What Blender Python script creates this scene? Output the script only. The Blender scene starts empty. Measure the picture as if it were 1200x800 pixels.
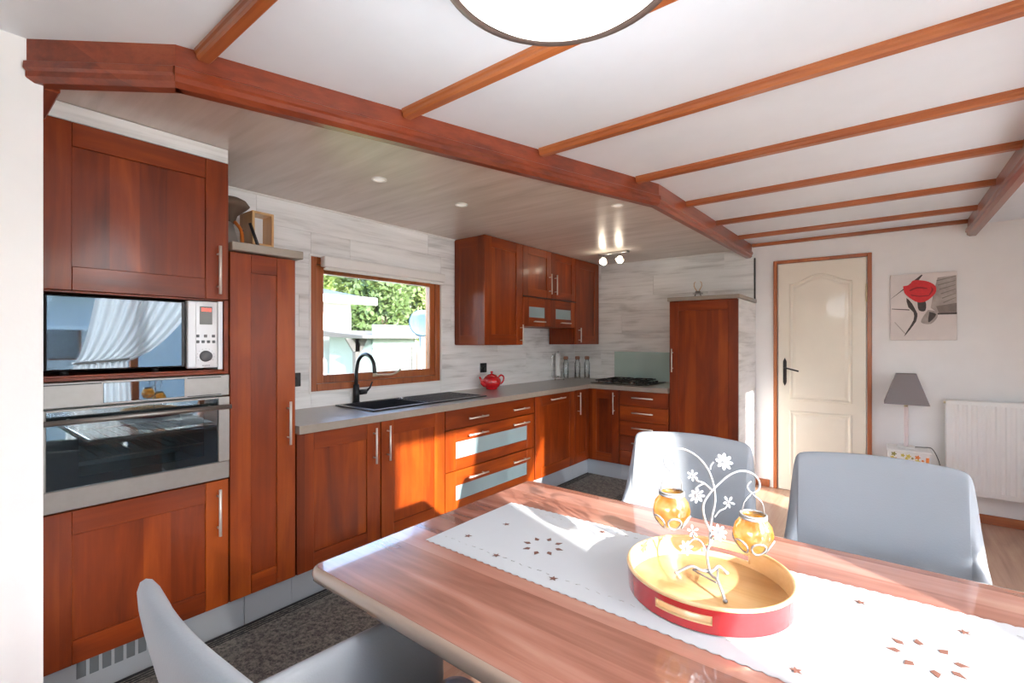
import bpy, bmesh, math, random
from mathutils import Vector, Matrix
random.seed(7)
SC = bpy.context.scene
COL = SC.collection
PI = math.pi
R = math.radians

# ------------------------------------------------------------------ camera
cam = bpy.data.cameras.new('camera'); camo = bpy.data.objects.new('camera', cam); COL.objects.link(camo)
cam.sensor_width = 36.0; cam.lens = 550.36/1200*36.0; cam.clip_start = .02; cam.clip_end = 200
camo.location = (0, 0, 1.3); camo.rotation_euler = (R(90), 0, R(38.232))
SC.camera = camo
# ------------------------------------------------------------------ sky, sun, exposure
SUN_DIR = Vector((-1.0, .42, -.385)).normalized()
w = bpy.data.worlds.new('sky'); SC.world = w; w.use_nodes = True
nt = w.node_tree; nt.nodes.clear()
sky = nt.nodes.new('ShaderNodeTexSky'); sky.sky_type = 'NISHITA'; sky.sun_disc = False
sky.sun_elevation = R(38); sky.sun_rotation = R(67); sky.air_density = 1.0; sky.dust_density = 2.0; sky.ozone_density = 1.0
hsv = nt.nodes.new('ShaderNodeHueSaturation'); hsv.inputs['Saturation'].default_value = 1.0
bg = nt.nodes.new('ShaderNodeBackground'); bg.inputs['Strength'].default_value = 1.5
wo = nt.nodes.new('ShaderNodeOutputWorld')
nt.links.new(sky.outputs[0], hsv.inputs['Color']); nt.links.new(hsv.outputs[0], bg.inputs[0]); nt.links.new(bg.outputs[0], wo.inputs[0])
sl = bpy.data.lights.new('sun', 'SUN'); sl.energy = 15.0; sl.angle = R(.9); sl.color = (1, .96, .91)
so = bpy.data.objects.new('sun', sl); COL.objects.link(so); so.rotation_euler = (-SUN_DIR).to_track_quat('Z', 'Y').to_euler(); so.location = (6, -3, 5)
def portal(loc, rot, sx, sy):
    l = bpy.data.lights.new('window_portal', 'AREA'); l.shape = 'RECTANGLE'; l.size = sx; l.size_y = sy
    l.cycles.is_portal = True
    o = bpy.data.objects.new('window_portal', l); COL.objects.link(o); o.location = loc; o.rotation_euler = rot
portal((1.22, 1.15, 1.05), (0, R(90), 0), 2.0, 1.65)
portal((1.22, 3.62, 1.2), (0, R(90), 0), 1.2, .55)
portal((-.65, -2.42, 1.42), (R(-90), 0, R(180)), 1.5, 1.05)
portal((1.22, -1.15, 1.42), (0, R(90), 0), 1.15, 1.6)
portal((1.22, 2.63, 1.35), (0, R(90), 0), 1.2, .97)
portal((-2.86, 2.07, 1.4), (0, R(-90), 0), .7, 1.0)
SC.view_settings.view_transform = 'Standard'; SC.view_settings.look = 'None'
SC.view_settings.exposure = 0.58; SC.view_settings.gamma = 1; SC.view_settings.use_curve_mapping = False
SC.cycles.max_bounces = 10; SC.cycles.diffuse_bounces = 6; SC.cycles.glossy_bounces = 5
SC.cycles.transmission_bounces = 8; SC.cycles.transparent_max_bounces = 12
SC.cycles.sample_clamp_indirect = 10.0; SC.cycles.caustics_refractive = False; SC.cycles.caustics_reflective = True
SC.cycles.blur_glossy = .15

# ------------------------------------------------------------------ materials
def srgb(r, g, b):
    f = lambda c: (c/255/12.92) if c/255 <= .04045 else ((c/255+.055)/1.055)**2.4
    return (f(r), f(g), f(b), 1)
def newmat(name):
    m = bpy.data.materials.new(name); m.use_nodes = True; nt = m.node_tree
    return m, nt, nt.nodes['Principled BSDF']
def plain(name, col, rough=.5, metal=0, coat=0, spec=.5, bump=0, bscale=200, emit=None, estr=0, trans=0, alpha=1, sub=0, var=0, vscale=8):
    m, nt, b = newmat(name)
    b.inputs['Base Color'].default_value = col; b.inputs['Roughness'].default_value = rough
    b.inputs['Metallic'].default_value = metal; b.inputs['Coat Weight'].default_value = coat
    b.inputs['Specular IOR Level'].default_value = spec; b.inputs['Transmission Weight'].default_value = trans
    b.inputs['Alpha'].default_value = alpha
    if emit: b.inputs['Emission Color'].default_value = emit; b.inputs['Emission Strength'].default_value = estr
    tc = nt.nodes.new('ShaderNodeTexCoord')
    n = nt.nodes.new('ShaderNodeTexNoise'); n.inputs['Scale'].default_value = vscale; n.inputs['Detail'].default_value = 3
    nt.links.new(tc.outputs['Object'], n.inputs['Vector'])
    mx = nt.nodes.new('ShaderNodeMixRGB'); mx.blend_type = 'MULTIPLY'
    mx.inputs['Color1'].default_value = col
    cr = nt.nodes.new('ShaderNodeValToRGB'); v = 1-max(var, .03)
    cr.color_ramp.elements[0].color = (v, v, v, 1); cr.color_ramp.elements[0].position = .3; cr.color_ramp.elements[1].position = .7
    nt.links.new(n.outputs['Fac'], cr.inputs[0]); nt.links.new(cr.outputs[0], mx.inputs['Color2'])
    mx.inputs['Fac'].default_value = 1; nt.links.new(mx.outputs[0], b.inputs['Base Color'])
    if bump:
        n2 = nt.nodes.new('ShaderNodeTexNoise'); n2.inputs['Scale'].default_value = bscale
        nt.links.new(tc.outputs['Object'], n2.inputs['Vector'])
        bp = nt.nodes.new('ShaderNodeBump'); bp.inputs['Strength'].default_value = bump; bp.inputs['Distance'].default_value = .002
        nt.links.new(n2.outputs['Fac'], bp.inputs['Height']); nt.links.new(bp.outputs[0], b.inputs['Normal'])
    return m
def wood(name, dark, mid, light, axis, rough=.3, coat=.4, stave=.09, grain=1.0, fine=60, objvar=.12, stvar=.16, along=1.6, coatr=.15, spec=.5):
    """axis: grain direction in object space ('x','y','z'); stave: width of glued boards across the grain"""
    m, nt, b = newmat(name); N = nt.nodes.new; L = nt.links.new
    tc = N('ShaderNodeTexCoord'); oi = N('ShaderNodeObjectInfo')
    off = N('ShaderNodeVectorMath'); off.operation = 'MULTIPLY_ADD'
    cmb = N('ShaderNodeCombineXYZ')
    for i in range(3): L(oi.outputs['Random'], cmb.inputs[i])
    L(cmb.outputs[0], off.inputs[0]); off.inputs[1].default_value = (13.1, 7.7, 17.3); L(tc.outputs['Object'], off.inputs[2])
    mp = N('ShaderNodeMapping'); L(off.outputs[0], mp.inputs['Vector'])
    s = [fine, fine, fine]; k = 'xyz'.index(axis); s[k] = along; mp.inputs['Scale'].default_value = s
    n1 = N('ShaderNodeTexNoise'); n1.inputs['Scale'].default_value = 1; n1.inputs['Detail'].default_value = 6; n1.inputs['Roughness'].default_value = .6; n1.inputs['Distortion'].default_value = .4
    L(mp.outputs[0], n1.inputs['Vector'])
    mp2 = N('ShaderNodeMapping'); L(off.outputs[0], mp2.inputs['Vector']); s2 = [9, 9, 9]; s2[k] = 1.5; mp2.inputs['Scale'].default_value = s2
    n2 = N('ShaderNodeTexNoise'); n2.inputs['Scale'].default_value = 1; n2.inputs['Detail'].default_value = 4; n2.inputs['Distortion'].default_value = 1.0
    L(mp2.outputs[0], n2.inputs['Vector'])
    # stave tone
    sep = N('ShaderNodeSeparateXYZ'); L(off.outputs[0], sep.inputs[0])
    ad = N('ShaderNodeMath'); ad.operation = 'ADD'
    a, c = [i for i in range(3) if i != k]
    L(sep.outputs[a], ad.inputs[0]); L(sep.outputs[c], ad.inputs[1])
    if axis == 'z': pass
    dv = N('ShaderNodeMath'); dv.operation = 'DIVIDE'; dv.inputs[1].default_value = stave; L(ad.outputs[0], dv.inputs[0])
    fl = N('ShaderNodeMath'); fl.operation = 'FLOOR'; L(dv.outputs[0], fl.inputs[0])
    wn = N('ShaderNodeTexWhiteNoise'); wn.noise_dimensions = '1D'; L(fl.outputs[0], wn.inputs['W'])
    # combine
    m1 = N('ShaderNodeMath'); m1.operation = 'MULTIPLY_ADD'; m1.inputs[1].default_value = .45*grain; L(n1.outputs['Fac'], m1.inputs[0])
    m2 = N('ShaderNodeMath'); m2.operation = 'MULTIPLY_ADD'; m2.inputs[1].default_value = .65; m2.inputs[2].default_value = -.04-.225*(grain-1); L(n2.outputs['Fac'], m2.inputs[0]); L(m2.outputs[0], m1.inputs[2])
    m3 = N('ShaderNodeMath'); m3.operation = 'MULTIPLY_ADD'; m3.inputs[1].default_value = stvar; L(wn.outputs['Value'], m3.inputs[0]); L(m1.outputs[0], m3.inputs[2])
    m4 = N('ShaderNodeMath'); m4.operation = 'MULTIPLY_ADD'; m4.inputs[1].default_value = objvar; L(oi.outputs['Random'], m4.inputs[0]); L(m3.outputs[0], m4.inputs[2])
    sb = N('ShaderNodeMath'); sb.operation = 'SUBTRACT'; sb.inputs[1].default_value = (stvar+objvar)/2; L(m4.outputs[0], sb.inputs[0])
    cr = N('ShaderNodeValToRGB'); e = cr.color_ramp.elements
    e[0].position = .25; e[0].color = dark; e[1].position = .78; e[1].color = light
    x = e.new(.5); x.color = mid
    L(sb.outputs[0], cr.inputs[0]); L(cr.outputs[0], b.inputs['Base Color'])
    b.inputs['Specular IOR Level'].default_value = spec; b.inputs['Roughness'].default_value = rough; b.inputs['Coat Weight'].default_value = coat; b.inputs['Coat Roughness'].default_value = coatr
    bp = N('ShaderNodeBump'); bp.inputs['Strength'].default_value = .12; bp.inputs['Distance'].default_value = .001
    L(n1.outputs['Fac'], bp.inputs['Height']); L(bp.outputs[0], b.inputs['Normal'])
    return m
CH = (srgb(84, 28, 2), srgb(122, 46, 4), srgb(154, 70, 12))
M = {}
M['cherry_z'] = wood('cherry_wood_upright', *CH, 'z', grain=.5, along=3, stvar=.2, coat=.16, rough=.42, spec=.28)
M['cherry_y'] = wood('cherry_wood_along_y', *CH, 'y', stave=.3, grain=.5, along=3, coat=.16, rough=.42, spec=.28)
M['cherry_x'] = wood('cherry_wood_along_x', *CH, 'x', stave=.3, grain=.5, along=3, coat=.16, rough=.42, spec=.28)
TR = (srgb(124, 62, 26), srgb(158, 84, 40), srgb(184, 110, 60))
M['trim_x'] = wood('trim_wood_along_x', *TR, 'x', stave=.5, rough=.35)
M['trim_y'] = wood('trim_wood_along_y', *TR, 'y', stave=.5, rough=.35)
M['trim_z'] = wood('trim_wood_upright', *TR, 'z', stave=.5, rough=.35)
TD = (srgb(96, 36, 16), srgb(132, 56, 28), srgb(156, 78, 46))
M['edge_x'] = wood('beam_wood_along_x', *TD, 'x', stave=.5, rough=.28)
M['edge_y'] = wood('beam_wood_along_y', *TD, 'y', stave=.5, rough=.28)
PL = (srgb(170, 168, 164), srgb(226, 226, 224), srgb(244, 244, 243))
M['plank_y'] = wood('pale_wall_board_y', *PL, 'y', stave=.4, rough=.4, coat=.1, fine=45, objvar=.05, stvar=.04, along=2.2)
M['plank_x'] = wood('pale_wall_board_x', *PL, 'x', stave=.4, rough=.4, coat=.1, fine=45, objvar=.05, stvar=.04, along=2.2)
KC = (srgb(172, 160, 152), srgb(202, 192, 184), srgb(222, 214, 208))
M['kceil'] = wood('grey_brown_ceiling_panel', *KC, 'x', stave=2.9, rough=.33, coat=.25, fine=26, along=1.2, coatr=.22)
M['table'] = wood('walnut_table_top', srgb(112, 68, 54), srgb(158, 108, 92), srgb(188, 142, 126), 'x', stave=.09, rough=.22, coat=1, fine=30, along=1.0, coatr=.035, stvar=.22, objvar=0)
M['floor'] = wood('laminate_floor', srgb(150, 112, 88), srgb(180, 142, 118), srgb(200, 168, 144), 'y', stave=.19, rough=.35, coat=.3)
M['bamboo'] = wood('bamboo_tray', srgb(196, 152, 98), srgb(222, 184, 132), srgb(236, 206, 160), 'x', stave=.05, rough=.35, fine=40)
M['palewood'] = wood('pale_beech', srgb(176, 128, 76), srgb(206, 160, 106), srgb(222, 182, 130), 'z', stave=.2)
M['exwood'] = wood('weathered_wood', srgb(70, 62, 56), srgb(96, 88, 80), srgb(120, 110, 102), 'z', coat=0, rough=.8)
M['worktop'] = plain('grey_worktop', srgb(150, 141, 130), .3, coat=.3, var=.1, vscale=30)
M['topslab'] = plain('grey_top_slab', srgb(150, 140, 128), .4, var=.08, vscale=25)
M['white'] = plain('white_wall_paint', srgb(232, 231, 230), .6, bump=.1, bscale=90)
M['ceil'] = plain('white_ceiling_panel', srgb(224, 232, 240), .55)
M['gloss_white'] = plain('white_lacquer', srgb(228, 226, 222), .35)
M['cream'] = plain('cream_door_paint', srgb(226, 218, 202), .42, coat=.2)
M['plinth'] = plain('grey_plinth', srgb(172, 178, 184), .35, metal=.3, coat=.2)
M['slot'] = plain('vent_slot_grey', srgb(96, 102, 106), .5)
M['steel'] = plain('brushed_steel', srgb(146, 143, 140), .42, metal=.85, var=.06, vscale=40)
M['grip'] = plain('satin_bar_handle', srgb(214, 208, 198), .4, metal=.45)
M['chrome'] = plain('bright_chrome', srgb(220, 220, 220), .12, metal=1)
M['silver'] = plain('silver_plastic', srgb(206, 208, 210), .3, metal=.2, coat=.2)
M['btn'] = plain('grey_button', srgb(92, 96, 100), .45)
M['mirror'] = plain('mirror_dark_glass', srgb(104, 114, 122), .02, metal=1)
M['dark'] = plain('near_black_plastic', srgb(30, 31, 34), .4)
M['black'] = plain('black_cast_iron', srgb(20, 20, 21), .35)
M['sink'] = plain('black_composite_sink', srgb(38, 40, 46), .3, coat=.4, bump=.1, bscale=500)
M['tap'] = plain('matt_black_tap', srgb(46, 48, 50), .35, metal=.3)
M['ovenin'] = plain('oven_enamel', srgb(104, 118, 120), .3)
M['frost'] = plain('frosted_glass_inset', srgb(136, 156, 160), .3, coat=.3)
M['mint'] = plain('mint_glass_splashback', srgb(168, 190, 182), .12, coat=.6)
M['red'] = plain('red_glazed_ceramic', srgb(196, 16, 26), .12, coat=1)
M['redlac'] = plain('red_lacquer', srgb(190, 32, 36), .18, coat=1)
M['leather'] = plain('grey_white_leatherette', srgb(136, 141, 147), .5, coat=.03, bump=.15, bscale=260)
M['cushion'] = plain('grey_seat_cushion', srgb(146, 149, 152), .55, bump=.15, bscale=260)
M['runner'] = plain('white_linen_runner', srgb(182, 185, 188), .8, bump=.25, bscale=700)
M['emb'] = plain('brown_embroidery', srgb(112, 74, 62), .7)
M['embg'] = plain('grey_embroidery', srgb(190, 188, 184), .7)
M['edgeband'] = plain('beige_table_edge', srgb(158, 138, 124), .16, coat=1)
M['metalw'] = plain('white_enamelled_wire', srgb(146, 148, 152), .4, metal=.2, coat=.2)
M['nickel'] = plain('dull_nickel_wire', srgb(170, 170, 170), .3, metal=.8)
M['shade'] = plain('grey_lampshade_cloth', srgb(130, 122, 122), .8, bump=.3, bscale=500)
M['pink'] = plain('pale_pink_lamp_stem', srgb(214, 200, 198), .5)
M['lampglass'] = plain('opal_lamp_glass', srgb(255, 250, 240), .3, emit=(1, .96, .90, 1), estr=1.0)
M['bulb'] = plain('lit_bulb', (1, 1, 1, 1), .3, emit=(1, .86, .66, 1), estr=9)
M['down'] = plain('downlight_lens', srgb(235, 232, 226), .3, emit=(1, .95, .88, 1), estr=.25)
M['lamprim'] = plain('grey_brown_lamp_rim', srgb(120, 104, 96), .3, metal=.6)
M['led'] = plain('red_display', srgb(120, 20, 16), .3, emit=(1, .08, .05, 1), estr=2.2)
M['lcd'] = plain('grey_display', srgb(112, 112, 108), .3)
M['brass'] = plain('old_brass', srgb(206, 192, 160), .35, metal=.35)
M['iron'] = plain('wrought_iron', srgb(44, 42, 42), .5, metal=.4)
M['leaf'] = plain('tree_leaf', srgb(104, 124, 62), .6, var=.45, vscale=1.5)
M['leaf2'] = plain('tree_leaf_dark', srgb(78, 100, 50), .6, var=.45, vscale=1.2)
M['bark'] = plain('bark', srgb(96, 78, 62), .9)
M['render'] = plain('white_render_wall', srgb(205, 206, 206), .8)
M['tile'] = plain('slate_roof_tile', srgb(52, 60, 80), .6, var=.2)
M['grass'] = plain('grass_ground', srgb(120, 136, 84), .9, var=.4, vscale=2)
M['shed'] = plain('pale_green_board', srgb(116, 132, 128), .7)
M['dishm'] = plain('pale_blue_dish', srgb(92, 116, 134), .4)
M['roofgrey'] = plain('grey_roofing_felt', srgb(70, 68, 66), .8)
M['felt'] = plain('brown_felt', srgb(104, 86, 72), .9)
M['stone'] = plain('grey_stone', srgb(150, 144, 138), .8)
M['orange'] = plain('orange_paint', srgb(222, 120, 40), .5)
M['yellow'] = plain('yellow_petal_paint', srgb(206, 186, 84), .5)
M['green'] = plain('olive_leaf_paint', srgb(130, 126, 60), .5)
M['paper'] = plain('white_paper', srgb(232, 232, 230), .8)
M['cork'] = plain('cork', srgb(150, 104, 84), .8)
M['picgrey'] = plain('canvas_print_sand', srgb(218, 210, 206), .7, var=.12, vscale=6)
M['picmid'] = plain('canvas_print_grey', srgb(176, 166, 160), .7, var=.3, vscale=22)
M['picdark2'] = plain('canvas_print_taupe', srgb(132, 122, 116), .7, var=.2, vscale=40)
M['picdark'] = plain('canvas_print_dark', srgb(78, 72, 70), .7, var=.3, vscale=60)
M['picred'] = plain('canvas_print_red', srgb(208, 34, 40), .6, var=.15, vscale=60)
M['picred2'] = plain('canvas_print_deep_red', srgb(140, 14, 24), .6)
M['dcream'] = plain('curtain_rail', srgb(220, 218, 214), .5)

def glassmat(name, col, gl=.1, rough=.0, tint=(1, 1, 1, 1)):
    m = bpy.data.materials.new(name); m.use_nodes = True; nt = m.node_tree; nt.nodes.clear(); N = nt.nodes.new; L = nt.links.new
    o = N('ShaderNodeOutputMaterial'); mx = N('ShaderNodeMixShader'); t = N('ShaderNodeBsdfTransparent'); g = N('ShaderNodeBsdfGlossy')
    t.inputs[0].default_value = tint; g.inputs['Color'].default_value = col; g.inputs['Roughness'].default_value = rough
    lw = N('ShaderNodeLayerWeight'); lw.inputs['Blend'].default_value = .3
    ma = N('ShaderNodeMath'); ma.operation = 'MULTIPLY_ADD'; ma.inputs[1].default_value = .8; ma.inputs[2].default_value = gl; ma.use_clamp = True
    L(lw.outputs['Fresnel'], ma.inputs[0]); L(ma.outputs[0], mx.inputs[0]); L(t.outputs[0], mx.inputs[1]); L(g.outputs[0], mx.inputs[2]); L(mx.outputs[0], o.inputs[0])
    return m
M['glass'] = glassmat('window_glass', (.9, .95, 1, 1), .0)
M['clear'] = glassmat('clear_jar_glass', (.9, .92, .92, 1), .04, tint=(.96, .97, .97, 1))
M['ovenglass'] = glassmat('oven_door_glass', (.75, .85, .9, 1), .10, tint=(.72, .78, .80, 1))
def ambermat():
    m = bpy.data.materials.new('amber_crackle_glass'); m.use_nodes = True; nt = m.node_tree; nt.nodes.clear(); N = nt.nodes.new; L = nt.links.new
    o = N('ShaderNodeOutputMaterial'); mx = N('ShaderNodeMixShader'); mx2 = N('ShaderNodeMixShader')
    t = N('ShaderNodeBsdfTransparent'); g = N('ShaderNodeBsdfGlossy'); d = N('ShaderNodeBsdfTranslucent')
    tc = N('ShaderNodeTexCoord'); n = N('ShaderNodeTexNoise'); n.inputs['Scale'].default_value = 38; L(tc.outputs['Object'], n.inputs['Vector'])
    cr = N('ShaderNodeValToRGB'); e = cr.color_ramp.elements; e[0].position = .35; e[0].color = (.93, .60, .18, 1); e[1].position = .65; e[1].color = (1, .93, .68, 1)
    L(n.outputs['Fac'], cr.inputs[0]); L(cr.outputs[0], t.inputs[0]); L(cr.outputs[0], d.inputs[0])
    g.inputs['Roughness'].default_value = .08
    bp = N('ShaderNodeBump'); bp.inputs['Strength'].default_value = .6; bp.inputs['Distance'].default_value = .004; L(n.outputs['Fac'], bp.inputs['Height'])
    L(bp.outputs[0], g.inputs['Normal'])
    mx.inputs[0].default_value = .5; mx2.inputs[0].default_value = .18
    L(t.outputs[0], mx.inputs[1]); L(d.outputs[0], mx.inputs[2]); L(mx.outputs[0], mx2.inputs[1]); L(g.outputs[0], mx2.inputs[2]); L(mx2.outputs[0], o.inputs[0])
    return m
M['amber'] = ambermat()
def sheermat():
    m = bpy.data.materials.new('sheer_curtain_cloth'); m.use_nodes = True; nt = m.node_tree; nt.nodes.clear(); N = nt.nodes.new; L = nt.links.new
    o = N('ShaderNodeOutputMaterial'); mx = N('ShaderNodeMixShader'); mx2 = N('ShaderNodeMixShader')
    t = N('ShaderNodeBsdfTransparent'); g = N('ShaderNodeBsdfDiffuse'); d = N('ShaderNodeBsdfTranslucent')
    g.inputs[0].default_value = (.8, .8, .8, 1); d.inputs[0].default_value = (.8, .8, .8, 1)
    mx.inputs[0].default_value = .42; mx2.inputs[0].default_value = .04
    L(g.outputs[0], mx.inputs[1]); L(d.outputs[0], mx.inputs[2]); L(mx.outputs[0], mx2.inputs[1]); L(t.outputs[0], mx2.inputs[2]); L(mx2.outputs[0], o.inputs[0])
    return m
M['sheer'] = sheermat()
def rugmat():
    m, nt, b = newmat('speckled_grey_rug'); N = nt.nodes.new; L = nt.links.new
    tc = N('ShaderNodeTexCoord'); n = N('ShaderNodeTexNoise'); n.inputs['Scale'].default_value = 60; n.inputs['Detail'].default_value = 5; n.inputs['Roughness'].default_value = .75
    L(tc.outputs['Object'], n.inputs['Vector'])
    cr = N('ShaderNodeValToRGB'); e = cr.color_ramp.elements; e[0].position = .38; e[0].color = srgb(56, 56, 56); e[1].position = .62; e[1].color = srgb(128, 124, 116)
    L(n.outputs['Fac'], cr.inputs[0]); L(cr.outputs[0], b.inputs['Base Color']); b.inputs['Roughness'].default_value = .95
    bp = N('ShaderNodeBump'); bp.inputs['Strength'].default_value = .5; bp.inputs['Distance'].default_value = .003; L(n.outputs['Fac'], bp.inputs['Height']); L(bp.outputs[0], b.inputs['Normal'])
    return m
M['rug'] = rugmat()
M['rugline'] = plain('black_rug_stripe', srgb(22, 23, 26), .9)

# ------------------------------------------------------------------ mesh builder
class B:
    def __init__(s): s.v = []; s.f = []; s.mi = []; s.sm = []; s.cur = 0; s.smooth = False
    def add(s, vs, fs, smooth=None):
        o = len(s.v); s.v += [tuple(v) for v in vs]
        for f in fs: s.f.append(tuple(i+o for i in f)); s.mi.append(s.cur); s.sm.append(s.smooth if smooth is None else smooth)
        return s
    def box(s, x0, x1, y0, y1, z0, z1, bev=0):
        if x0 > x1: x0, x1 = x1, x0
        if y0 > y1: y0, y1 = y1, y0
        if z0 > z1: z0, z1 = z1, z0
        if bev <= 0:
            vs = [(x, y, z) for x in (x0, x1) for y in (y0, y1) for z in (z0, z1)]
            return s.add(vs, [(0, 1, 3, 2), (4, 6, 7, 5), (0, 4, 5, 1), (2, 3, 7, 6), (0, 2, 6, 4), (1, 5, 7, 3)], False)
        bm = bmesh.new(); bmesh.ops.create_cube(bm, size=1)
        for v in bm.verts: v.co = Vector(((x0+x1)/2+v.co.x*(x1-x0), (y0+y1)/2+v.co.y*(y1-y0), (z0+z1)/2+v.co.z*(z1-z0)))
        bmesh.ops.bevel(bm, geom=list(bm.edges), offset=min(bev, (x1-x0)*.45, (y1-y0)*.45, (z1-z0)*.45), segments=2 if bev > .004 else 1, affect='EDGES', profile=.6)
        s.take(bm, bev > .004); return s
    def take(s, bm, smooth=False):
        bm.verts.index_update()
        s.add([v.co[:] for v in bm.verts], [[v.index for v in f.verts] for f in bm.faces], smooth); bm.free()
    def tube(s, pts, r, n=8, closed=False):
        pts = [Vector(p) for p in pts]; rs = r if isinstance(r, (list, tuple)) else [r]*len(pts)
        N = len(pts); vs = []; fs = []; ref = None
        for i, p in enumerate(pts):
            if closed: t = pts[(i+1) % N]-pts[i-1]
            else: t = pts[min(i+1, N-1)]-pts[max(i-1, 0)]
            t.normalize()
            if ref is None:
                ref = Vector((0, 0, 1)) if abs(t.z) < .9 else Vector((1, 0, 0))
            ref = (ref-t*ref.dot(t)); 
            if ref.length < 1e-6: ref = t.orthogonal()
            ref.normalize(); b2 = t.cross(ref)
            for k in range(n):
                a = 2*PI*k/n; vs.append(p+(ref*math.cos(a)+b2*math.sin(a))*rs[i])
        for i in range(N if closed else N-1):
            j = (i+1) % N
            for k in range(n): fs.append((i*n+k, i*n+(k+1) % n, j*n+(k+1) % n, j*n+k))
        if not closed: fs.append(tuple(range(n))); fs.append(tuple((N-1)*n+k for k in range(n)))
        return s.add(vs, fs, True)
    def cyl(s, p0, p1, r0, r1=None, n=20):
        r1 = r0 if r1 is None else r1; return s.tube([p0, p1], [r0, r1], n)
    def lathe(s, prof, c=(0, 0, 0), n=32, cap=True):
        vs = []; fs = []; m = len(prof)
        for r, z in prof:
            for k in range(n): a = 2*PI*k/n; vs.append((c[0]+r*math.cos(a), c[1]+r*math.sin(a), c[2]+z))
        for i in range(m-1):
            for k in range(n): fs.append((i*n+k, i*n+(k+1) % n, (i+1)*n+(k+1) % n, (i+1)*n+k))
        if cap:
            if prof[0][0] > 1e-5: fs.append(tuple(range(n)))
            if prof[-1][0] > 1e-5: fs.append(tuple((m-1)*n+k for k in range(n)))
        return s.add(vs, fs, True)
    def prism(s, poly, d, z=0):
        """poly: 3D points (planar), extruded by vector d"""
        n = len(poly); d = Vector(d); vs = [Vector(p) for p in poly]; vs += [v+d for v in vs]
        fs = [tuple(range(n)), tuple(range(2*n-1, n-1, -1))]+[(i, (i+1) % n, n+(i+1) % n, n+i) for i in range(n)]
        return s.add(vs, fs, False)
    def ellips(s, c, r, n=16, m=10, rot=None):
        vs = []; fs = []
        for i in range(m+1):
            t = PI*i/m
            for k in range(n):
                a = 2*PI*k/n; v = Vector((r[0]*math.sin(t)*math.cos(a), r[1]*math.sin(t)*math.sin(a), r[2]*math.cos(t)))
                if rot is not None: v = rot @ v
                vs.append(Vector(c)+v)
        for i in range(m):
            for k in range(n): fs.append((i*n+k, i*n+(k+1) % n, (i+1)*n+(k+1) % n, (i+1)*n+k))
        return s.add(vs, fs, True)
    def build(s, name, mats, parent=None, mods=None):
        if not isinstance(mats, (list, tuple)): mats = [mats]
        me = bpy.data.meshes.new(name)
        base = Vector(parent_world(parent))
        bm = bmesh.new()
        vv = [bm.verts.new(Vector(v)-base) for v in s.v]
        for f, mi, sm in zip(s.f, s.mi, s.sm):
            try: q = bm.faces.new([vv[i] for i in f])
            except ValueError: continue
            q.material_index = mi; q.smooth = sm
        bmesh.ops.remove_doubles(bm, verts=bm.verts, dist=1e-6)
        bmesh.ops.recalc_face_normals(bm, faces=bm.faces)
        bm.to_mesh(me); bm.free()
        for m in mats: me.materials.append(m)
        o = bpy.data.objects.new(name, me); COL.objects.link(o)
        if parent: o.parent = parent
        return o
def parent_world(p):
    v = Vector((0, 0, 0))
    while p is not None: v += p.location; p = p.parent
    return v
def thing(name, loc, label, cat, group=None):
    o = bpy.data.objects.new(name, None); COL.objects.link(o); o.location = loc; o.empty_display_size = .1
    return tag(o, label, cat, group)
def tag(o, label, cat, group=None, kind=None):
    o['label'] = label; o['category'] = cat
    if group: o['group'] = group
    if kind: o['kind'] = kind
    return o
def struct(o, label, cat='structure'):
    o['kind'] = 'structure'; o['label'] = label; o['category'] = cat; return o
def copy_tree(o, parent=None):
    c = o.copy(); COL.objects.link(c); c.parent = parent
    for ch in o.children: copy_tree(ch, c)
    return c
def smooth(pts, k=6):
    """Catmull-Rom through the points"""
    P = [Vector(p) for p in pts]; out = []
    for i in range(len(P)-1):
        a = P[max(i-1, 0)]; b = P[i]; c = P[i+1]; d = P[min(i+2, len(P)-1)]
        for j in range(k):
            t = j/k; out.append(.5*((2*b)+(-a+c)*t+(2*a-5*b+4*c-d)*t*t+(-a+3*b-3*c+d)*t**3))
    out.append(P[-1]); return out

# ------------------------------------------------------------------ dimensions (metres)
XW, YB, XR, YR = -2.80, 4.727, 1.15, -2.4      # kitchen wall, far wall, window wall, wall behind the camera
XF, YF = -2.254, 4.082                          # cabinet fronts: left run, far run
ZK, ZC = 2.147, 2.185                           # kitchen ceiling, living ceiling
WY0, WY1, WZ0, WZ1 = 1.525, 2.625, .985, 1.835  # kitchen window opening
HX = -.913                                      # where the kitchen boards stop on the far wall

# ------------------------------------------------------------------ setting
o = struct(B().box(XW-.1, XR+.1, YR-.1, YB+.1, -.06, 0).build('floor', M['floor']), 'light brown wood laminate floor', 'floor')
def wall_with_holes(b, axis, c0, c1, a0, a1, z0, z1, holes):
    """axis 'x': slab c0..c1 in x, running along y; holes = [(a0,a1,z0,z1)]"""
    cuts = sorted(set([a0, a1]+[h[0] for h in holes]+[h[1] for h in holes]))
    for p, q in zip(cuts, cuts[1:]):
        hs = [h for h in holes if h[0] <= p+1e-6 and h[1] >= q-1e-6]
        segs = [(z0, z1)] if not hs else [(z0, hs[0][2]), (hs[0][3], z1)]
        for s0, s1 in segs:
            if s1-s0 < 1e-4: continue
            if axis == 'x': b.box(c0, c1, p, q, s0, s1)
            else: b.box(p, q, c0, c1, s0, s1)
WT = 2.25
b = B(); wall_with_holes(b, 'x', XW-.10, XW-.006, -.3, YB+.1, 0, WT, [(WY0, WY1, WZ0, WZ1)])
wl = struct(b.build('wall_left', M['white']), 'kitchen side wall clad in pale grey wood look boards', 'wall')
b = B().box(XW, XR+.1, YB+.006, YB+.1, 0, WT)
wb = struct(b.build('wall_back', M['white']), 'far wall, pale boards in the kitchen and white paint by the door', 'wall')
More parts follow.
